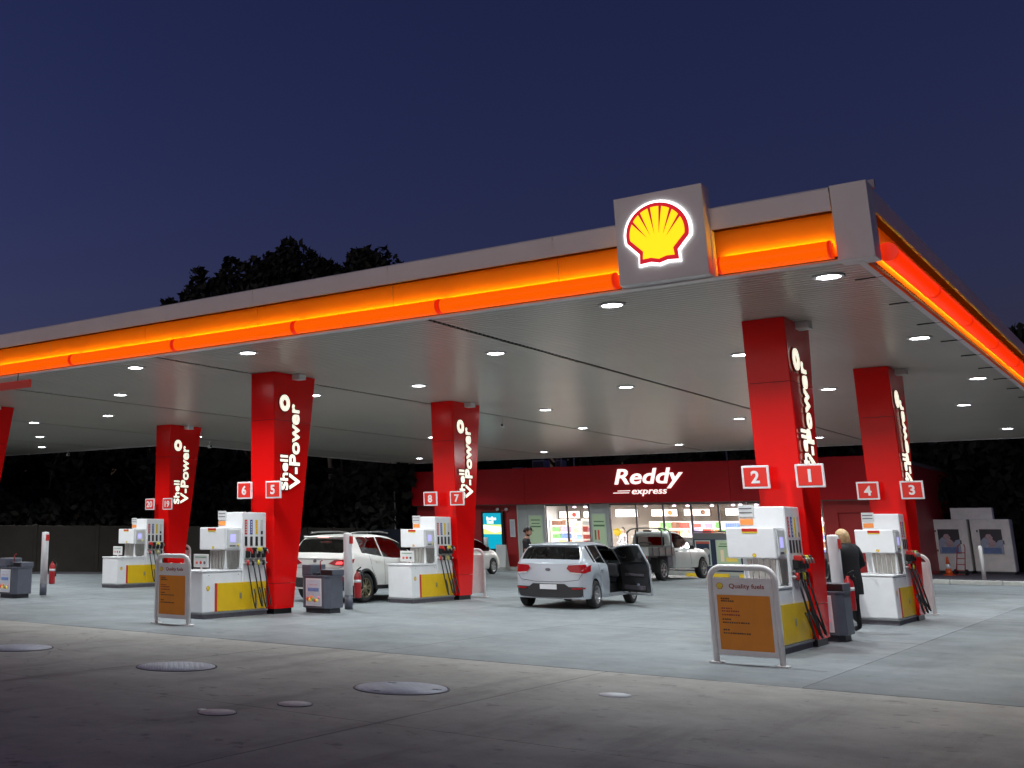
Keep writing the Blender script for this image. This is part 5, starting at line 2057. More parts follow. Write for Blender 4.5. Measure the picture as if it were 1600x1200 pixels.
# woman seen from behind in a long black coat
def reg_coat(c):
    if c.z > 1.49 and abs(c.x) < 0.09:
        return 0
    if c.z < 0.07:
        return 3
    return 1
wm = make_person('person', 'blonde woman in a black coat and trousers seen from behind by the white post', (-4.86, 21.66, 0), R(52), 0.945,
                 {'L': ((-0.26, 0.02, 1.15), (-0.20, 0.20, 1.0)), 'R': ((0.27, 0.0, 1.14), (0.22, 0.18, 1.0))},
                 [M['skin'], M['coat_'], M['denim'], M['black']], reg_coat, R(-8), 'bob', M['hairbl'])
b = MB()
rings = []
for z, rx, ry in ((0.62, 0.225, 0.165), (0.78, 0.235, 0.170), (0.95, 0.225, 0.165), (1.10, 0.205, 0.155), (1.25, 0.220, 0.160), (1.36, 0.225, 0.150), (1.43, 0.17, 0.115), (1.47, 0.09, 0.08)):
    rings.append([(rx * math.cos(2 * PI * k / 22), ry * math.sin(2 * PI * k / 22) + 0.005 * math.sin(5 * k + z * 9), z) for k in range(22)])
b.loft(rings, 0, True, False)
for sx in (-1, 1):
    b.tube([(sx * 0.14, 0, 1.405), (sx * 0.20, 0.0, 1.35), (sx * 0.245, 0.0, 1.26), (sx * (0.30 if sx > 0 else 0.26), 0.01, 1.12), (sx * 0.225, 0.15, 1.03)], [0.075, 0.082, 0.075, 0.065, 0.05], 14)
b.build('coat', M['coat_'], wm)
# staff member behind the window
def reg_staff(c):
    if c.z > 1.47 and abs(c.x) < 0.09:
        return 0
    if abs(c.x) > 0.20 and c.z < 1.1:
        return 0
    return 1 if c.z > 0.93 else 2
st = make_person('person', 'dark-haired shop worker in a pale grey shirt behind the window, left of the ute', (-20.45, 50.6, 0.13), R(150), 1.0,
                 {'L': ((-0.24, 0.05, 1.14), (-0.16, 0.26, 1.08)), 'R': ((0.24, 0.05, 1.14), (0.16, 0.26, 1.08))},
                 [M['skin'], M['shirtg'], M['denim'], M['black']], reg_staff, R(-10), 'short', M['hairdk'])

# ================================================================== SHOP
YF = 48.0
shop = thing('shop_building', 'single-storey red convenience shop with a bright glazed front under a dark red band', 'shop', (0, 0, 0))
XL, XR = -29.8, -8.6
zb0, zb1 = 2.93, 4.56
b = MB()
n_ = 7
for k in range(n_):
    b = MB()
    a0 = XL + (XR - XL) * k / n_
    a1 = XL + (XR - XL) * (k + 1) / n_
    b.bbox(a0 + 0.004, a1 - 0.004, YF - 0.45, YF - 0.05, zb0, zb1, 0.006)
    b.build('sign_band_panel', M['bandred'], shop)
b = MB()
b.box(XL + 0.02, XR - 0.02, YF - 0.40, YF - 0.045, 2.90, 2.925)
b.build('band_soffit', M['shopceil'], shop)
b = MB()
b.box(XL, XR, YF, 60, zb1 - 0.25, zb1 - 0.1)
b.build('roof', M['shopceil'], shop)
b = MB()
b.box(XL, XR, 59.9, 60.1, 0, zb1 - 0.25)
b.box(XL, XL + 0.2, YF + 0.21, 59.9, 0, zb1 - 0.25)
b.box(XR - 0.2, XR, YF + 0.21, 59.9, 0, zb1 - 0.25)
b.build('outer_wall', M['wallred'], shop)
# front wall panels (solid parts)
def wallp(x0, x1, z0, z1, m='wallred', y0=YF, y1=YF + 0.2, nm='wall_panel', r=0.004):
    b = MB()
    b.bbox(x0 + 0.003, x1 - 0.003, y0, y1, z0, z1, r)
    return b.build(nm, M[m], shop)


for k in range(3):
    wallp(XL + 1.79 * k, XL + 1.79 * (k + 1), 0.13, 2.9)
wallp(-24.42, -24.36, 0.13, 2.9, 'posterf', nm='mullion')
wallp(-24.35, -23.90, 0.13, 2.9, 'greyp')
wallp(-23.90, -23.02, 0.13, 2.9, 'greyp', nm='pillar')
wallp(-20.89, -20.0, 0.13, 2.9, 'greyp', nm='pillar')
wallp(-16.45, -14.2, 0.13, 1.42, 'pnavy')
wallp(-16.45, -14.2, 1.425, 1.68, 'lowgrey', YF - 0.02)
wallp(-14.2, -11.4, 0.13, 0.9, 'lowgrey')
wallp(-11.4, -10.9, 0.13, 2.9)
wallp(-9.0, XR, 0.13, 2.9)
wallp(-10.9, -9.0, 2.45, 2.9)
wallp(-10.9, -9.0, 0.13, 2.45, 'wallred', YF + 0.12, YF + 0.2, 'service_door')
# glazing
def glaze(x0, x1, z0, z1, n):
    w = (x1 - x0) / n
    for k in range(n):
        f = link('window', None, shop)
        fr = MB()
        a0, a1 = x0 + w * k, x0 + w * (k + 1)
        fr.box(a0, a0 + 0.03, YF + 0.02, YF + 0.10, z0, z1)
        fr.box(a1 - 0.03, a1 - 0.001, YF + 0.02, YF + 0.10, z0, z1)
        fr.box(a0 + 0.03, a1 - 0.03, YF + 0.02, YF + 0.10, z1 - 0.06, z1)
        fr.box(a0 + 0.03, a1 - 0.03, YF + 0.02, YF + 0.10, z0, z0 + 0.06)
        fr.build('window_frame', M['plinth'], f)
        g_ = MB()
        g_.box(a0 + 0.03, a1 - 0.03, YF + 0.055, YF + 0.063, z0 + 0.06, z1 - 0.06)
        g_.build('pane', M['glass'], f)


glaze(-23.0, -20.92, 0.13, 2.9, 2)
glaze(-19.98, -16.47, 0.13, 2.9, 3)
glaze(-16.45, -14.25, 1.69, 2.9, 2)
glaze(-14.2, -11.42, 0.9, 2.9, 2)
# posters
def poster(x0, x1, z0, z1, m, label, art=0):
    t = thing('poster', label, 'poster', ((x0 + x1) / 2, YF - 0.02, z0), 0, 'posters on the shop front')
    w, h = (x1 - x0), (z1 - z0)
    b = MB()
    b.bbox(-w / 2, w / 2, -0.02, 0.012, 0, h, 0.006)
    b.build('poster_frame', M['posterf'], t)
    b = MB()
    b.box(-w / 2 + 0.05, w / 2 - 0.05, -0.026, -0.021, 0.05, h - 0.05)
    b.build('poster_sheet', M[m], t)
    def bar(a, c, d, e, mm):
        q = MB()
        q.box(-w / 2 + a * w, -w / 2 + c * w, -0.031, -0.0265, d * h, e * h)
        q.build('poster_print', M[mm] if isinstance(mm, str) else mm, t)
    if art == 0:
        bar(0.18, 0.82, 0.86, 0.885, 'inkg')
        bar(0.22, 0.78, 0.78, 0.80, 'inkg')
        bar(0.15, 0.85, 0.70, 0.73, 'inkg')
        bar(0.15, 0.35, 0.60, 0.62, 'inkg')
    if art == 1:
        bar(0.15, 0.85, 0.80, 0.825, 'inkg')
        bar(0.12, 0.88, 0.70, 0.74, 'inkg')
        bar(0.16, 0.27, 0.40, 0.62, GOODS[8])
        bar(0.38, 0.49, 0.40, 0.62, GOODS[3])
        bar(0.14, 0.30, 0.08, 0.38, 'cream')
        bar(0.36, 0.52, 0.08, 0.38, 'cream')
    if art == 2:
        bar(0.12, 0.88, 0.72, 0.76, 'inkg')
        bar(0.18, 0.82, 0.82, 0.85, 'inkg')
        bar(0.18, 0.32, 0.14, 0.60, GOODS[9])
        bar(0.40, 0.85, 0.14, 0.30, GOODS[5])
        bar(0.5, 0.62, 0.31, 0.40, GOODS[8])
    if art == 3:
        bar(0.0 + 0.06, 0.94, 0.86, 0.95, 'pcoral')
        bar(0.3, 0.8, 0.10, 0.30, 'iceb2')
        q = MB()
        q.lathe((0.12, -0.027, h * 0.55), [(0.15, 0), (0.15, -0.004), (0, -0.005)], 18, axis='y')
        q.build('poster_print', M['cream'], t)
    return t


poster(-23.83, -23.13, 0.62, 2.46, 'posterg', 'pale green poster on the grey pillar behind the bearded man')
poster(-20.80, -20.14, 0.62, 2.50, 'posterg', 'pale green poster with two bottles, on the pillar left of the ute', 1)
poster(-16.40, -15.78, 0.35, 1.38, 'pnavy', 'navy poster with a coral header right of the ute bonnet', 3)
poster(-15.57, -14.62, 0.40, 1.40, 'posterg', 'pale green poster low on the wall, left of pump 2', 2)
# fascia lettering
sg = thing('shop_sign', 'white illuminated lettering reading Reddy express on the red band', 'sign', (0, YF - 0.452, 0))
put_text('lettering', 'Reddy', M['letterw'], sg, (-17.98, 0, 3.93), (1, 0, 0), (0, 0, 1), width=2.96, height=0.86, depth=0.05, bold=0.016, shear=0.22)
put_text('lettering', 'express', M['letterw'], sg, (-17.97, 0, 3.33), (1, 0, 0), (0, 0, 1), width=1.50, height=0.27, depth=0.04, bold=0.004, shear=0.22)
for x0, x1, z in ((-19.35, -18.80, 3.43), (-19.55, -18.85, 3.345)):
    b = MB()
    b.box(x0, x1, -0.03, 0.0, z - 0.015, z + 0.015)
    b.build('speed_line', M['letterw'], sg)

# interior
inr = link('interior', None, shop)
b = MB()
b.box(XL + 0.2, XR - 0.2, YF + 0.2, 59.9, 0.0, 0.13)
b.build('floor', M['shopfloor'], inr)
b = MB()
b.box(XL + 0.2, XR - 0.2, YF + 0.2, 59.9, 3.05, 3.12)
b.build('ceiling', M['shopceil'], inr)
b = MB()
b.box(-24.4, -9.2, 53.2, 53.35, 0.13, 3.05)
b.build('back_wall', M['shopwall'], inr)
b = MB()
b.box(-24.5, -24.4, YF + 0.2, 53.35, 0.13, 3.05)
b.build('side_wall', M['cream'], inr)
def ilight(x, y, z, sx, sy, e, c=(1.0, 0.9, 0.88)):
    t = thing('ceiling_panel_light', 'lit ceiling panel inside the shop at %d steps from its left wall' % round(x + 24.4), 'light panel', (x, y, z), 0, 'light panels in the shop')
    t['label'] = 'bright ceiling panel lamp inside the shop'
    b = MB()
    b.bbox(-sx / 2, sx / 2, -sy / 2, sy / 2, -0.03, 0.0, 0.006)
    b.build('lamp_panel', M['menuw'], t)
    ld = bpy.data.lights.new('shop_lamp', 'AREA')
    ld.shape = 'RECTANGLE'
    ld.size = sx
    ld.size_y = sy
    ld.energy = e
    ld.color = c
    lo = bpy.data.objects.new('shop_lamp', ld)
    COL.objects.link(lo)
    lo.location = (0, 0, -0.04)
    lo.parent = t


for x in (-22.2, -18.5, -15.0, -11.8):
    ilight(x, 50.2, 3.045, 1.2, 0.6, 430)
# track spots seen through the glass
sl_px = [(-22.3, 49.6), (-21.9, 49.9), (-20.6, 49.4), (-18.9, 49.4), (-17.2, 49.8), (-17.6, 49.3), (-16.3, 50.2), (-15.2, 49.5), (-15.0, 49.8), (-14.3, 49.6), (-13.1, 49.5)]
sp0 = None
for x, y in sl_px:
    if sp0 is None:
        sp0 = thing('track_spot', 'small lit track spotlight inside the shop window', 'spotlight', (x, y, 2.86), R(20), 'track spotlights inside the shop window')
        b = MB()
        b.cyl((0, 0, -0.02), 0.055, 0.13, 12)
        b.tube([(0, 0, 0.10), (0, 0, 0.19)], 0.012, 6)
        b.build('spot_body', M['white2'], sp0)
        b = MB()
        b.lathe((0, 0, -0.022), [(0.075, 0.0), (0.08, -0.02), (0.04, -0.045), (0, -0.05)], 14)
        b.build('spot_lens', M['spotlit'], sp0)
    else:
        dup(sp0, (x, y, 2.86), random.uniform(0, 6))
# menu light boxes
for x0, x1, z0, z1, m_, lb in ((-21.45, -20.34, 2.38, 2.78, 'menuw', 'bright menu light box above the shop worker'), (-19.74, -18.5, 2.40, 2.76, 'menu', 'menu light box above the cab of the ute'),
                               (-18.24, -17.04, 2.42, 2.76, 'menu', 'menu light box with a red picture, right of the ute cab'), (-16.4, -15.0, 2.42, 2.78, 'menuw', 'pinkish white menu light box beside pump 2'),
                               (-24.3, -23.2, 2.33, 2.72, 'menu', 'dim light box above the left shelves'), (-23.05, -22.4, 2.36, 2.70, 'menu', 'narrow light box left of the second pillar')):
    t = thing('menu_board', lb, 'menu board', ((x0 + x1) / 2, 52.2, z0), 0, 'menu light boxes')
    w = (x1 - x0) / 2
    b = MB()
    b.bbox(-w, w, 0.0, 0.12, 0, z1 - z0, 0.01)
    b.build('box_frame', M['shopceil'], t)
    b = MB()
    b.box(-w + 0.03, w - 0.03, -0.006, -0.001, 0.03, z1 - z0 - 0.03)
    b.build('lit_face', M[m_], t)
    if m_ == 'menu':
        b = MB()
        b.lathe((w * 0.45, -0.007, (z1 - z0) * 0.5), [(0.11, 0), (0.11, -0.004), (0, -0.005)], 14, axis='y')
        b.build('food_picture', GOODS[random.choice((3, 4, 8))], t)
# shelving with goods
def shelf_unit(x0, x1, y, z0, z1, rows, label, lo=0):
    t = thing('shelf_unit', label, 'shelves', ((x0 + x1) / 2, y, z0), 0, 'shelves inside the shop')
    w = (x1 - x0) / 2
    h = (z1 - z0) / rows
    b = MB()
    b.box(-w, w, 0.32, 0.36, 0, z1 - z0)
    b.box(-w, -w + 0.03, 0.0, 0.319, 0, z1 - z0)
    b.box(w - 0.03, w, 0.0, 0.319, 0, z1 - z0)
    b.build('back_board', M['shelf'], t)
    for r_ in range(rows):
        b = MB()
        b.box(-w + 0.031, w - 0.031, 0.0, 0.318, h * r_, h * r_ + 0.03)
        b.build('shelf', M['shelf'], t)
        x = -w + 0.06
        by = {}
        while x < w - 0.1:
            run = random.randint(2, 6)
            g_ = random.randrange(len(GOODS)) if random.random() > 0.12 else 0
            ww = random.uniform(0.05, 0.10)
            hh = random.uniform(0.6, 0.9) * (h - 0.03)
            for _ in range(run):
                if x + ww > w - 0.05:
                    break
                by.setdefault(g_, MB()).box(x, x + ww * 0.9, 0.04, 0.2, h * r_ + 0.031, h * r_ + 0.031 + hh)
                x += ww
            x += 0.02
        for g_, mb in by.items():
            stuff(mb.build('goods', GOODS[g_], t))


shelf_unit(-24.3, -23.1, 51.2, 0.13, 2.3, 7, 'packed shelves seen beside the grey pillar behind the bearded man')
shelf_unit(-23.1, -21.6, 50.9, 0.13, 2.2, 7, 'tall bright shelves of goods between the two grey pillars')
shelf_unit(-21.9, -20.9, 49.3, 0.13, 2.3, 7, 'dark narrow shelves of pink packets by the second pillar')
shelf_unit(-19.9, -18.0, 52.3, 0.13, 2.2, 6, 'wide back shelves behind the ute cab')
shelf_unit(-18.0, -15.7, 52.3, 0.13, 2.2, 6, 'wide back shelves above the low grey wall')
shelf_unit(-15.6, -13.2, 52.0, 0.13, 2.3, 7, 'back shelves just left of pump 2')
shelf_unit(-13.0, -10.2, 51.0, 0.13, 2.3, 7, 'shelves at the right end of the shop, behind pump 2')
t = thing('serving_counter', 'long pale counter with trays inside the shop', 'counter', (-18.3, 50.2, 0.13))
b = MB()
b.bbox(-1.6, 3.0, 0, 0.6, 0, 1.35, 0.02)
b.build('counter_body', M['lowgrey'], t)
b = MB()
b.bbox(-1.65, 3.05, -0.04, 0.64, 1.352, 1.40, 0.01)
b.build('counter_top', M['shelf'], t)
for k in range(9):
    b = MB()
    b.bbox(-1.4 + 0.48 * k, -1.05 + 0.48 * k, 0.1, 0.45, 1.402, 1.402 + random.uniform(0.12, 0.4), 0.01)
    tag(b.build('display_box', GOODS[random.randrange(10)], None, (-18.3, 50.2, 0.13)), 'small display box standing on the shop counter', 'box', 'boxes on the shop counter')
t = thing('oval_sign', 'yellow oval sign beside the shop worker', 'sign', (-20.05, 48.9, 1.70))
b = MB()
b.lathe((0, 0, 0), [(0.17, 0), (0.17, -0.02), (0, -0.022)], 20, axis='y')
o_ = b.build('oval_face', M['oval'], t)
b = MB()
b.tube([(0, 0.01, -0.1), (0, 0.01, -1.57)], 0.012, 6)
b.build('stem', M['steel'], t)

# things on the left red wall
t = thing('digital_screen', 'tall lit teal and lime advertising screen on the red wall', 'screen', (-25.62, YF - 0.12, 0.93))
b = MB()
b.bbox(-0.58, 0.58, -0.04, 0.115, -0.2, 1.70, 0.01)
b.build('screen_case', M['black'], t)
for nm, z0, z1, m_ in (('screen_teal', 1.10, 1.62, 'teal'), ('screen_lime', 0.66, 1.098, 'lime'), ('screen_base', 0.0, 0.658, 'teal')):
    b = MB()
    b.box(-0.46, 0.46, -0.05, -0.041, z0, z1)
    b.build('screen_image', M[m_], t)
b = MB()
b.prism([(-0.46, 1.08), (0.46, 0.98), (0.46, 0.80), (0.1, 0.72), (-0.46, 0.92)], -0.056, -0.051, 'y')
b.build('screen_image', M['swhite'], t, fix=True)
for z, x0, w in ((1.36, -0.28, 0.52), (1.20, -0.26, 0.42)):
    b = MB()
    for k in range(int(w / 0.085)):
        b.box(x0 + 0.085 * k, x0 + 0.085 * k + 0.07, -0.056, -0.051, z - 0.06, z + (0.10 if k in (0, 3) else 0.05))
    stuff(b.build('screen_print', M['swhite'], t))
t = thing('a_frame_board', 'pale sandwich board standing on the footpath below the teal screen', 'board', (-25.05, YF - 0.45, 0.135), R(4))
for s_ in (-1, 1):
    b = MB()
    b.add([(-0.24, 0.0 + s_ * 0.01, 0.98), (0.24, 0.0 + s_ * 0.01, 0.98), (0.26, s_ * 0.22, 0.0), (-0.26, s_ * 0.22, 0.0),
           (-0.24, 0.0 + s_ * 0.03, 0.98), (0.24, 0.0 + s_ * 0.03, 0.98), (0.26, s_ * 0.24, 0.0), (-0.26, s_ * 0.24, 0.0)],
          [(0, 1, 2, 3), (7, 6, 5, 4), (0, 4, 5, 1), (3, 2, 6, 7), (1, 5, 6, 2), (0, 3, 7, 4)])
    b.build('board_panel', M['cream'], t, fix=True)
t = thing('wall_notice', 'narrow white framed notice on the red wall beside the entrance', 'notice', (-24.65, YF - 0.03, 1.46))
b = MB()
b.bbox(-0.13, 0.13, -0.02, 0.025, 0, 0.80, 0.008)
b.build('frame', M['white2'], t)
b = MB()
b.box(-0.09, 0.09, -0.025, -0.021, 0.06, 0.72)
b.build('notice_sheet', M['poster'], t)
for x, lb in ((-25.35, 'round white wall lamp above the teal screen'), (-24.9, 'round white wall lamp above the narrow notice')):
    t = thing('wall_lamp', lb, 'lamp', (x, YF - 0.04, 2.72), 0, 'wall lamps under the band')
    b = MB()
    b.lathe((0, 0, 0), [(0.02, 0.03), (0.08, -0.02), (0.07, -0.09), (0, -0.11)], 14, axis='y')
    b.build('lamp_globe', M['white'], t)
t = thing('marker_bollard', 'orange and white banded bollard before the teal screen', 'bollard', (-25.1, 46.2, 0.0))
for k, (z0, z1, m_) in enumerate(((0, 0.25, 'white'), (0.25, 0.75, 'cone'), (0.75, 1.0, 'lorange'), (1.0, 1.45, 'white2'))):
    b = MB()
    b.cyl((0, 0, z0), 0.12 if k < 3 else 0.10, z1 - z0 - 0.002, 16)
    b.build('band', M[m_], t)
t = thing('air_machine', 'bright blue lit top of an air and water machine behind the small white car', 'machine', (-26.1, 45.2, 0.0))
b = MB()
b.bbox(-0.18, 0.18, -0.15, 0.15, 0.0, 1.12, 0.03)
b.build('machine_body', M['bindk'], t)
b = MB()
b.bbox(-0.30, 0.30, -0.10, 0.10, 1.13, 1.52, 0.05)
b.build('machine_top', M['skyb'], t)
# wheel stops
ws = None
for x, lb in ((-22.3, 'yellow wheel stop before the small white car'), (-15.2, 'yellow wheel stop under the nose of the ute'), (-13.2, 'yellow wheel stop right of the ute')):
    if ws is None:
        ws = thing('wheel_stop', lb, 'wheel stop', (x, 45.6, 0.004), 0, 'yellow wheel stops before the shop')
        b = MB()
        b.prism([(-0.09, 0), (0.09, 0), (0.06, 0.13), (-0.06, 0.13)], -0.8, 0.8, 'x')
        b.build('stop_block', M['kyellow'], ws, fix=True)
    else:
        dup(ws, (x, 45.6, 0.004), None, lb)
# roof things
for x, w, z1, lb in ((-23.6, 0.62, 4.98, 'wide pale rooftop unit above the red band'), (-22.6, 0.28, 4.96, 'narrow pale rooftop unit right of the wide one'), (-24.7, 0.5, 4.68, 'low pale rooftop unit left of the wide one')):
    b = MB()
    b.bbox(-w / 2, w / 2, -0.3, 0.3, 0, z1 - 4.0, 0.02)
    b2 = thing('rooftop_unit', lb, 'rooftop unit', (x, YF + 1.1, 4.465), 0, 'units on the shop roof')
    b = MB()
    b.bbox(-w / 2, w / 2, -0.3, 0.3, 0, z1 - 4.465, 0.02)
    b.build('unit_case', M['acbox'], b2)
    b = MB()
    b.box(-w / 2 + 0.05, w / 2 - 0.05, -0.31, -0.301, 0.05, z1 - 4.53)
    b.build('unit_grille', M['plinth'], b2)
for x in (-22.2, -21.6, -14.9):
    b = MB()
    b.cyl((0, 0, 0), 0.035, 0.5, 8)
    tag(b.build('roof_prop', M['acbox'], None, (x, YF + 0.3, 4.47)), 'thin prop standing on the shop roof behind the band', 'prop', 'props on the shop roof')

# ================================================================== RIGHT SIDE: ice boxes on the kerbed platform
pf = MB()
pf.box(-8.5, 14, 45.15, 58, -0.01, 0.125)
structure(pf.build('platform', M['plinth']))
kx = -8.5
kr = structure(link('platform_kerb', None))
while kx < 13:
    b = MB()
    b.bbox(kx + 0.006, kx + 1.49, 44.98, 45.14, -0.01, 0.15, 0.02)
    b.build('kerb_stone', M['kerb'], kr)
    kx += 1.5


def ice_box(x, label):
    t = thing('ice_freezer', label, 'ice freezer', (x, 53.4, 0.125), R(0), 'white ice freezers')
    b = MB()
    b.bbox(-0.67, 0.67, 0, 0.9, 0.10, 2.12, 0.03)
    b.build('cabinet', M['ice'], t)
    b = MB()
    b.box(-0.62, 0.62, 0.04, 0.86, 0.0, 0.098)
    b.build('foot', M['bindk'], t)
    b = MB()
    b.bbox(-0.43, 0.43, -0.035, 0.0, 0.72, 1.78, 0.012)
    b.build('door', M['ice'], t)
    b = MB()
    b.box(-0.37, 0.37, -0.040, -0.036, 0.77, 1.73)
    b.build('door_art', M['navy'], t)
    for k, (pts, m_) in enumerate((([(-0.36, 0.78), (0.36, 0.78), (0.36, 1.33), (0.22, 1.30), (0.15, 1.20), (0.0, 1.30), (-0.12, 1.45), (-0.26, 1.40), (-0.36, 1.28)], 'iceb'),
                                   ([(-0.30, 0.80), (0.30, 0.80), (0.30, 1.02), (-0.30, 1.02)], 'iceb2'),
                                   ([(-0.14, 1.05), (0.10, 1.05), (0.14, 1.24), (0.02, 1.36), (-0.10, 1.28)], 'icep'),
                                   ([(-0.18, 1.34), (-0.02, 1.30), (0.06, 1.40), (-0.02, 1.54), (-0.14, 1.54), (-0.20, 1.44)], 'icep'))):
        b = MB()
        b.prism(pts, -0.0445 - 0.004 * k, -0.0405 - 0.004 * k, 'y')
        b.build('door_art', M[m_], t, fix=True)
    b = MB()
    b.bbox(0.38, 0.42, -0.08, -0.036, 1.15, 1.30, 0.008)
    b.build('door_handle', M['plinth'], t)
    for z in (0.85, 1.62):
        b = MB()
        b.bbox(-0.47, -0.42, -0.045, -0.001, z, z + 0.08, 0.005)
        b.build('hinge', M['plinth'], t)
    return t


i1 = ice_box(-8.12, 'left white ice freezer, partly behind the hoop and cones')
i2 = ice_box(-6.68, 'right white ice freezer with the brighter picture')
t = thing('roof_cabinet', 'grey box standing on top of the two ice freezers', 'cabinet', (-7.30, 53.8, 2.245))
b = MB()
b.bbox(-0.72, 0.72, 0, 0.5, 0, 0.46, 0.02)
b.build('case', M['ice'], t)


def cone(x, y, label, sc=1.0):
    t = thing('traffic_cone', label, 'traffic cone', (x, y, 0.125), 0, 'traffic cones by the ice freezers')
    b = MB()
    b.bbox(-0.18, 0.18, -0.18, 0.18, 0, 0.03, 0.008)
    b.build('base', M['cone'], t)
    for z0, z1, m_ in ((0.031, 0.25, 'cone'), (0.252, 0.42, 'white'), (0.422, 0.70, 'cone')):
        r0 = 0.13 - 0.10 * (z0 / 0.7)
        r1 = 0.13 - 0.10 * (z1 / 0.7)
        b = MB()
        b.cyl((0, 0, z0), r0, z1 - z0, 18, r2=r1)
        b.build('band', M[m_], t)
    t.scale = (sc, sc, sc)
    return t


cone(-7.85, 50.6, 'orange cone left of the red trolley by the left freezer')
cone(-5.3, 53.6, 'striped cone at the right edge of the photo', 1.25)
t = thing('hand_trolley', 'dark red hand trolley leaning at the left ice freezer', 'trolley', (-7.55, 51.2, 0.125), R(-20))
for sx in (-0.16, 0.16):
    b = MB()
    b.tube([(sx, 0, 0.12), (sx * 0.9, 0.25, 1.05), (sx * 0.5, 0.32, 1.15)], 0.018, 8)
    b.build('upright', M['ext'], t)
    b = MB()
    b.lathe((sx * 1.3, 0.02, 0.11), [(0.11, -0.025), (0.11, 0.025), (0.0, 0.026)], 16, axis='x')
    b.build('wheel', M['rubber'], t)
b = MB()
for k in range(4):
    b.box(-0.15, 0.15, 0.02 + 0.06 * k, 0.045 + 0.06 * k, 0.16 + 0.22 * k, 0.19 + 0.22 * k)
b.bbox(-0.18, 0.18, -0.22, 0.0, 0.02, 0.045, 0.005)
b.build('rung', M['ext'], t)
b = MB()
b.lathe((0, 0, 0), [(0.065, 0.0), (0.065, 1.10), (0.05, 1.14), (0, 1.15)], 16)
tag(b.build('bollard', M['white2'], None, (-6.2, 46.6, 0.125)), 'slim white bollard before the gap of the two ice freezers', 'bollard')

# ================================================================== BOUNDARY, DISTANT THINGS
def boundary(p0, p1, h, label):
    d = Vector(p1) - Vector(p0)
    L = d.length
    t = thing('boundary_wall', label, 'wall', (p0[0], p0[1], 0), math.atan2(d.y, d.x))
    n = max(1, round(L / 2.4))
    w = L / n
    for k in range(n):
        b = MB()
        b.bbox(k * w + 0.07, (k + 1) * w - 0.07, -0.03, 0.03, 0.08, h, 0.01)
        b.build('wall_panel', M['wallb'], t)
    for k in range(n + 1):
        b = MB()
        b.bbox(k * w - 0.068, k * w + 0.068, -0.07, 0.07, 0, h + 0.04, 0.01)
        b.build('wall_post', M['wallb'], t)
    b = MB()
    b.box(0, L, -0.12, 0.12, -0.01, 0.075)
    b.build('plinth', M['plinth'], t)
    return t


boundary((-56, 8), (-30.4, 34.0), 1.85, 'long dark panelled wall behind the pumps at the left')
boundary((-30.4, 34.0), (-31.6, 47.2), 1.85, 'dark panelled wall running on towards the shop')
t = thing('hoarding', 'dark navy hoarding left of the shop, behind the SUV', 'hoarding', (-30.6, 46.2, 0))
for k in range(3):
    b = MB()
    b.bbox(-0.9 + 0.6 * k + 0.004, -0.3 + 0.6 * k - 0.004, 0, 0.05, 0.05, 1.80, 0.006)
    b.build('hoarding_panel', M['hoard'], t)
b = MB()
b.bbox(-0.98, -0.90, -0.02, 0.07, 0, 1.86, 0.006)
b.build('post', M['plinth'], t)
b = MB()
b.tube([(0, 0, 0), (0, 0, 3.7)], 0.035, 8)
tag(b.build('light_pole', M['acbox'], None, (-30.45, 47.0, 0)), 'thin grey pole behind the navy hoarding', 'pole')


def crown_mesh(name, lobes, n, leaf, seed):
    rnd = random.Random(seed)
    mb = MB()
    tot = sum(l[3] ** 2 for l in lobes)
    for (cx, cy, cz, r) in lobes:
        k = int(n * r * r / tot)
        for _ in range(k):
            while True:
                p = Vector((rnd.uniform(-1, 1), rnd.uniform(-1, 1), rnd.uniform(-1, 1)))
                if 0.15 < p.length < 1:
                    break
            rr = r * (p.length ** 0.35) * (1 + 0.28 * math.sin(5 * p.x + 3 * p.z + cx) * math.cos(4 * p.y + cz))
            p = p.normalized() * rr
            c = Vector((cx, cy, cz)) + Vector((p.x, p.y, p.z * 0.9))
            a = Vector((rnd.uniform(-1, 1), rnd.uniform(-1, 1), rnd.uniform(-1, 1))).normalized()
            b_ = a.cross(Vector((rnd.uniform(-1, 1), rnd.uniform(-1, 1), rnd.uniform(-1, 1)))).normalized()
            s_ = leaf * rnd.uniform(0.6, 1.4)
            mb.add([c - a * s_, c + b_ * s_ * 0.5, c + a * s_, c - b_ * s_ * 0.5], [(0, 1, 2, 3)])
    return mb.mesh(name, M['leaf'])


def trunk_mesh(h, r, seed, spread):
    rnd = random.Random(seed)
    mb = MB()
    mb.tube([(0, 0, 0), (0.1, 0.05, h * 0.3), (-0.05, 0.1, h * 0.6), (0, 0, h)], [r * 1.3, r, r * 0.8, r * 0.4], 10)
    for k in range(7):
        a = rnd.uniform(0, 6.28)
        z = h * rnd.uniform(0.35, 0.8)
        mb.tube([(0, 0, z), (math.cos(a) * spread * 0.4, math.sin(a) * spread * 0.4, z + spread * 0.35), (math.cos(a) * spread * 0.8, math.sin(a) * spread * 0.8, z + spread * 0.8)], [r * 0.45, r * 0.3, r * 0.1], 7)
    return mb.mesh('trunk', M['bark'])


rt = random.Random(3)
def lobes_round(w, d, z0, z1, n, seed):
    r_ = random.Random(seed)
    out = []
    for _ in range(n):
        u = r_.uniform(-1, 1)
        v = r_.uniform(-1, 1)
        zz = r_.uniform(z0, z1) * (1 - 0.25 * abs(u) ** 2)
        out.append((u * w, v * d, zz, r_.uniform(0.16, 0.30) * min(w * 2, (z1 - z0))))
    return out


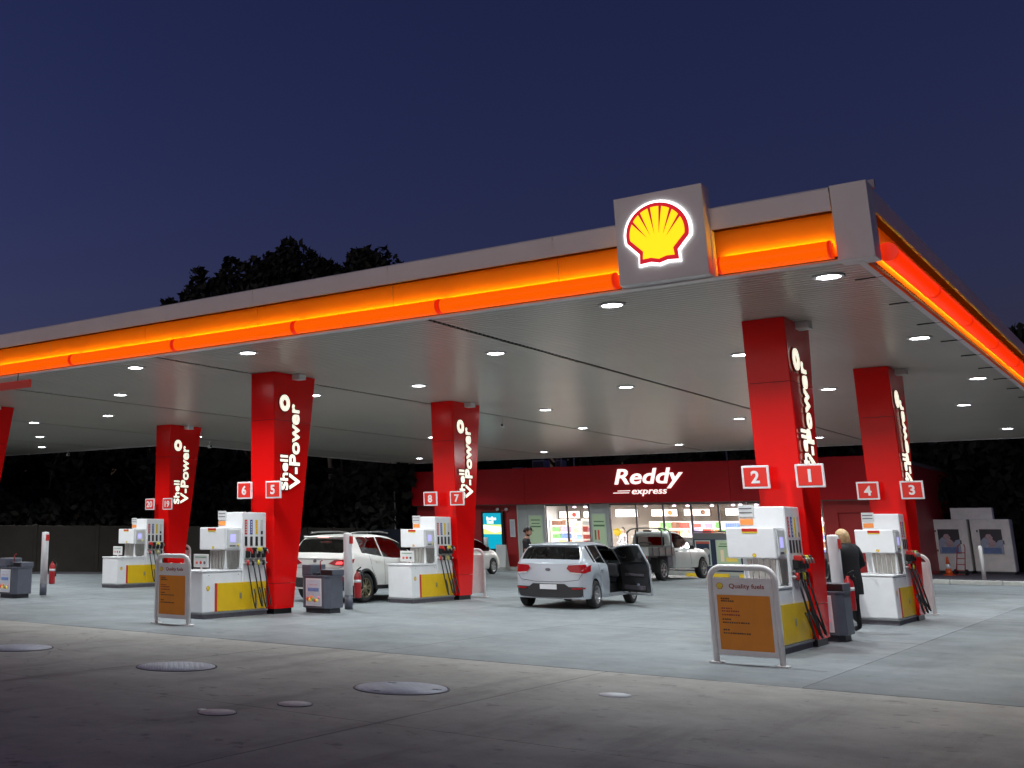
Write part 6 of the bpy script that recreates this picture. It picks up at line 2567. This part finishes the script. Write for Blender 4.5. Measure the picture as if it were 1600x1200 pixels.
# the big tree above the canopy: outline from broad uneven lobes, tallest in the middle right
big = [(-7.6, 0, 13.9, 1.0), (-7.0, 0.3, 12.4, 1.6), (-5.2, 0, 15.4, 1.3), (-4.6, 0.2, 13.5, 2.2), (-3.0, 0, 16.2, 1.6), (-2.4, -0.4, 14.0, 2.6), (-0.8, 0.2, 16.4, 1.7), (0.4, 0, 16.9, 1.7), (0.6, 0.5, 14.0, 3.0),
       (2.3, 0, 16.1, 1.7), (3.6, 0.2, 16.0, 1.6), (3.6, 0, 13.6, 2.6), (5.6, 0, 16.9, 1.6), (6.1, 0.2, 15.2, 1.8), (7.2, 0, 14.2, 1.5), (0, 0, 10.5, 3.6), (-4, 0, 9.8, 3.0), (4, 0, 10, 3.0), (-1.5, 0, 7.2, 2.8), (2.5, 0, 7, 2.6),
       (5.3, 0.3, 18.0, 0.7), (-5.7, 0, 16.8, 0.45), (-7.6, 0, 15.0, 0.4), (0.2, 0, 18.4, 0.6)]
tr = thing('dark_tree', 'big dark tree rising above the canopy at the left, black against the sky', 'tree', (-40.8, 50.6, 0), R(40))
link('crown', crown_mesh('crown', [(a * 0.92 + 0.5, b, c, d) for a, b, c, d in big], 36000, 0.25, 5), tr)
link('trunk', trunk_mesh(12, 0.45, 2, 5), tr)
protoA = crown_mesh('crown', lobes_round(3.8, 3.0, 1.6, 7.2, 26, 11), 11000, 0.24, 21)
protoB = crown_mesh('crown', lobes_round(3.4, 2.6, 1.2, 6.0, 22, 12), 10000, 0.24, 22)
tkA = trunk_mesh(5.2, 0.22, 5, 2.2)
spots = [(-60, 22, 1.0, 'A', 'dark tree beyond the wall at the far left edge'), (-56, 29, 1.1, 'B', 'dark bushy tree beyond the wall, left of the farthest pump'),
         (-50, 33, 1.05, 'A', 'dark tree beyond the wall above the far left post'), (-45, 37, 1.1, 'B', 'dark tree beyond the wall behind the farthest pump'),
         (-41, 41, 1.15, 'A', 'dark tree beyond the wall left of the column of signs 6 and 5'), (-37.5, 45, 1.15, 'B', 'dark tree behind the wall just left of the SUV'),
         (-35.5, 50, 1.2, 'A', 'dark tree behind the SUV, beyond the wall'), (-33.0, 54, 1.2, 'B', 'dark tree beside the left end of the shop'),
         (-28.5, 64, 1.35, 'A', 'dark tree behind the left part of the shop roof'), (-22, 65, 1.35, 'B', 'dark tree behind the shop roof units'),
         (-15.5, 65, 1.35, 'A', 'dark tree behind the shop lettering'), (-10, 63, 1.3, 'B', 'dark tree behind the right end of the shop'),
         (-6.0, 61, 1.25, 'A', 'dark tree behind the left ice freezer'), (-2.6, 64, 1.25, 'B', 'dark tree behind the right ice freezer'), (-4.35, 61, 0.62, 'A', 'tree whose top shows at the right edge above the glowing canopy side'),
         (9.0, 56, 1.3, 'B', 'dark tree out beyond the right edge')]
for x, y, sc_, kd, lb in spots:
    tr = thing('dark_tree', lb, 'tree', (x, y, 0), rt.uniform(0, 6), 'dark trees around the forecourt')
    link('crown', protoA if kd == 'A' else protoB, tr)
    link('trunk', tkA, tr)
    tr.scale = (sc_, sc_, sc_ * (2.45 if 'top shows' in lb else rt.uniform(0.95, 1.1)))
# low hedge behind the wall closes the foot of the trees
hb_ = MB()
rnd = random.Random(9)
path = [(-62, 8), (-31.5, 38), (-33.5, 50), (-31, 62), (-9, 62), (14, 60)]
for (x0, y0), (x1, y1) in zip(path[:-1], path[1:]):
    L_ = math.hypot(x1 - x0, y1 - y0)
    for _ in range(int(L_ * 260)):
        u = rnd.random()
        nx, ny = -(y1 - y0) / L_, (x1 - x0) / L_
        off = rnd.uniform(0.8, 2.6)
        zz = rnd.uniform(0, 1) ** 0.8 * (3.4 + 0.6 * math.sin(u * L_ * 1.3))
        c = Vector((x0 + (x1 - x0) * u + nx * off, y0 + (y1 - y0) * u + ny * off, zz))
        a = Vector((rnd.uniform(-1, 1), rnd.uniform(-1, 1), rnd.uniform(-1, 1))).normalized() * 0.24
        b_ = a.cross(Vector((rnd.uniform(-1, 1), rnd.uniform(-1, 1), rnd.uniform(-1, 1)))).normalized() * 0.12
        hb_.add([c - a, c + b_, c + a, c - b_], [(0, 1, 2, 3)])
stuff(hb_.build('undergrowth', M['leaf']))
# slim pale trunks seen through the dark behind the SUV
tp = MB()
tp.tube([(0.3, 0, 0), (0.1, 0, 2.2), (-0.1, 0, 4.6), (-0.3, 0, 7)], [0.16, 0.14, 0.12, 0.08], 10)
bt = thing('bare_trunk_tree', 'slim pale trunk in the dark behind the SUV roof', 'tree', (-33.2, 45.6, 0))
tp.build('trunk', M['bark'], bt)
tp = MB()
for k in range(6):
    a = k * 1.05
    tp.tube([(-0.25, 0, 5.5 + 0.2 * k), (-0.25 + math.cos(a) * 0.9, math.sin(a) * 0.9, 6.6 + 0.2 * k), (-0.25 + math.cos(a) * 1.4, math.sin(a) * 1.4, 7.8 + 0.2 * k)], [0.05, 0.03, 0.01], 6)
tp.build('branches', M['bark'], bt)
# hills/skyline beyond so that the far ground ends in dark land
hl = MB()
pts = []
N = 72
for k in range(N + 1):
    a = R(-40 + 260 * k / N)
    r_ = 330
    h_ = 7 + 3 * math.sin(k * 0.7) + 2 * math.sin(k * 1.9)
    pts.append((math.cos(a) * r_, math.sin(a) * r_, h_))
vs = [(x, y, -0.5) for x, y, h in pts] + [(x, y, h) for x, y, h in pts] + [(x * 1.1, y * 1.1, -0.5) for x, y, h in pts]
hl.add(vs, [(k, k + 1, N + 1 + k + 1, N + 1 + k) for k in range(N)] + [(N + 1 + k, N + 2 + k, 2 * N + 3 + k, 2 * N + 2 + k) for k in range(N)])
structure(hl.build('hills', M['leaf']))
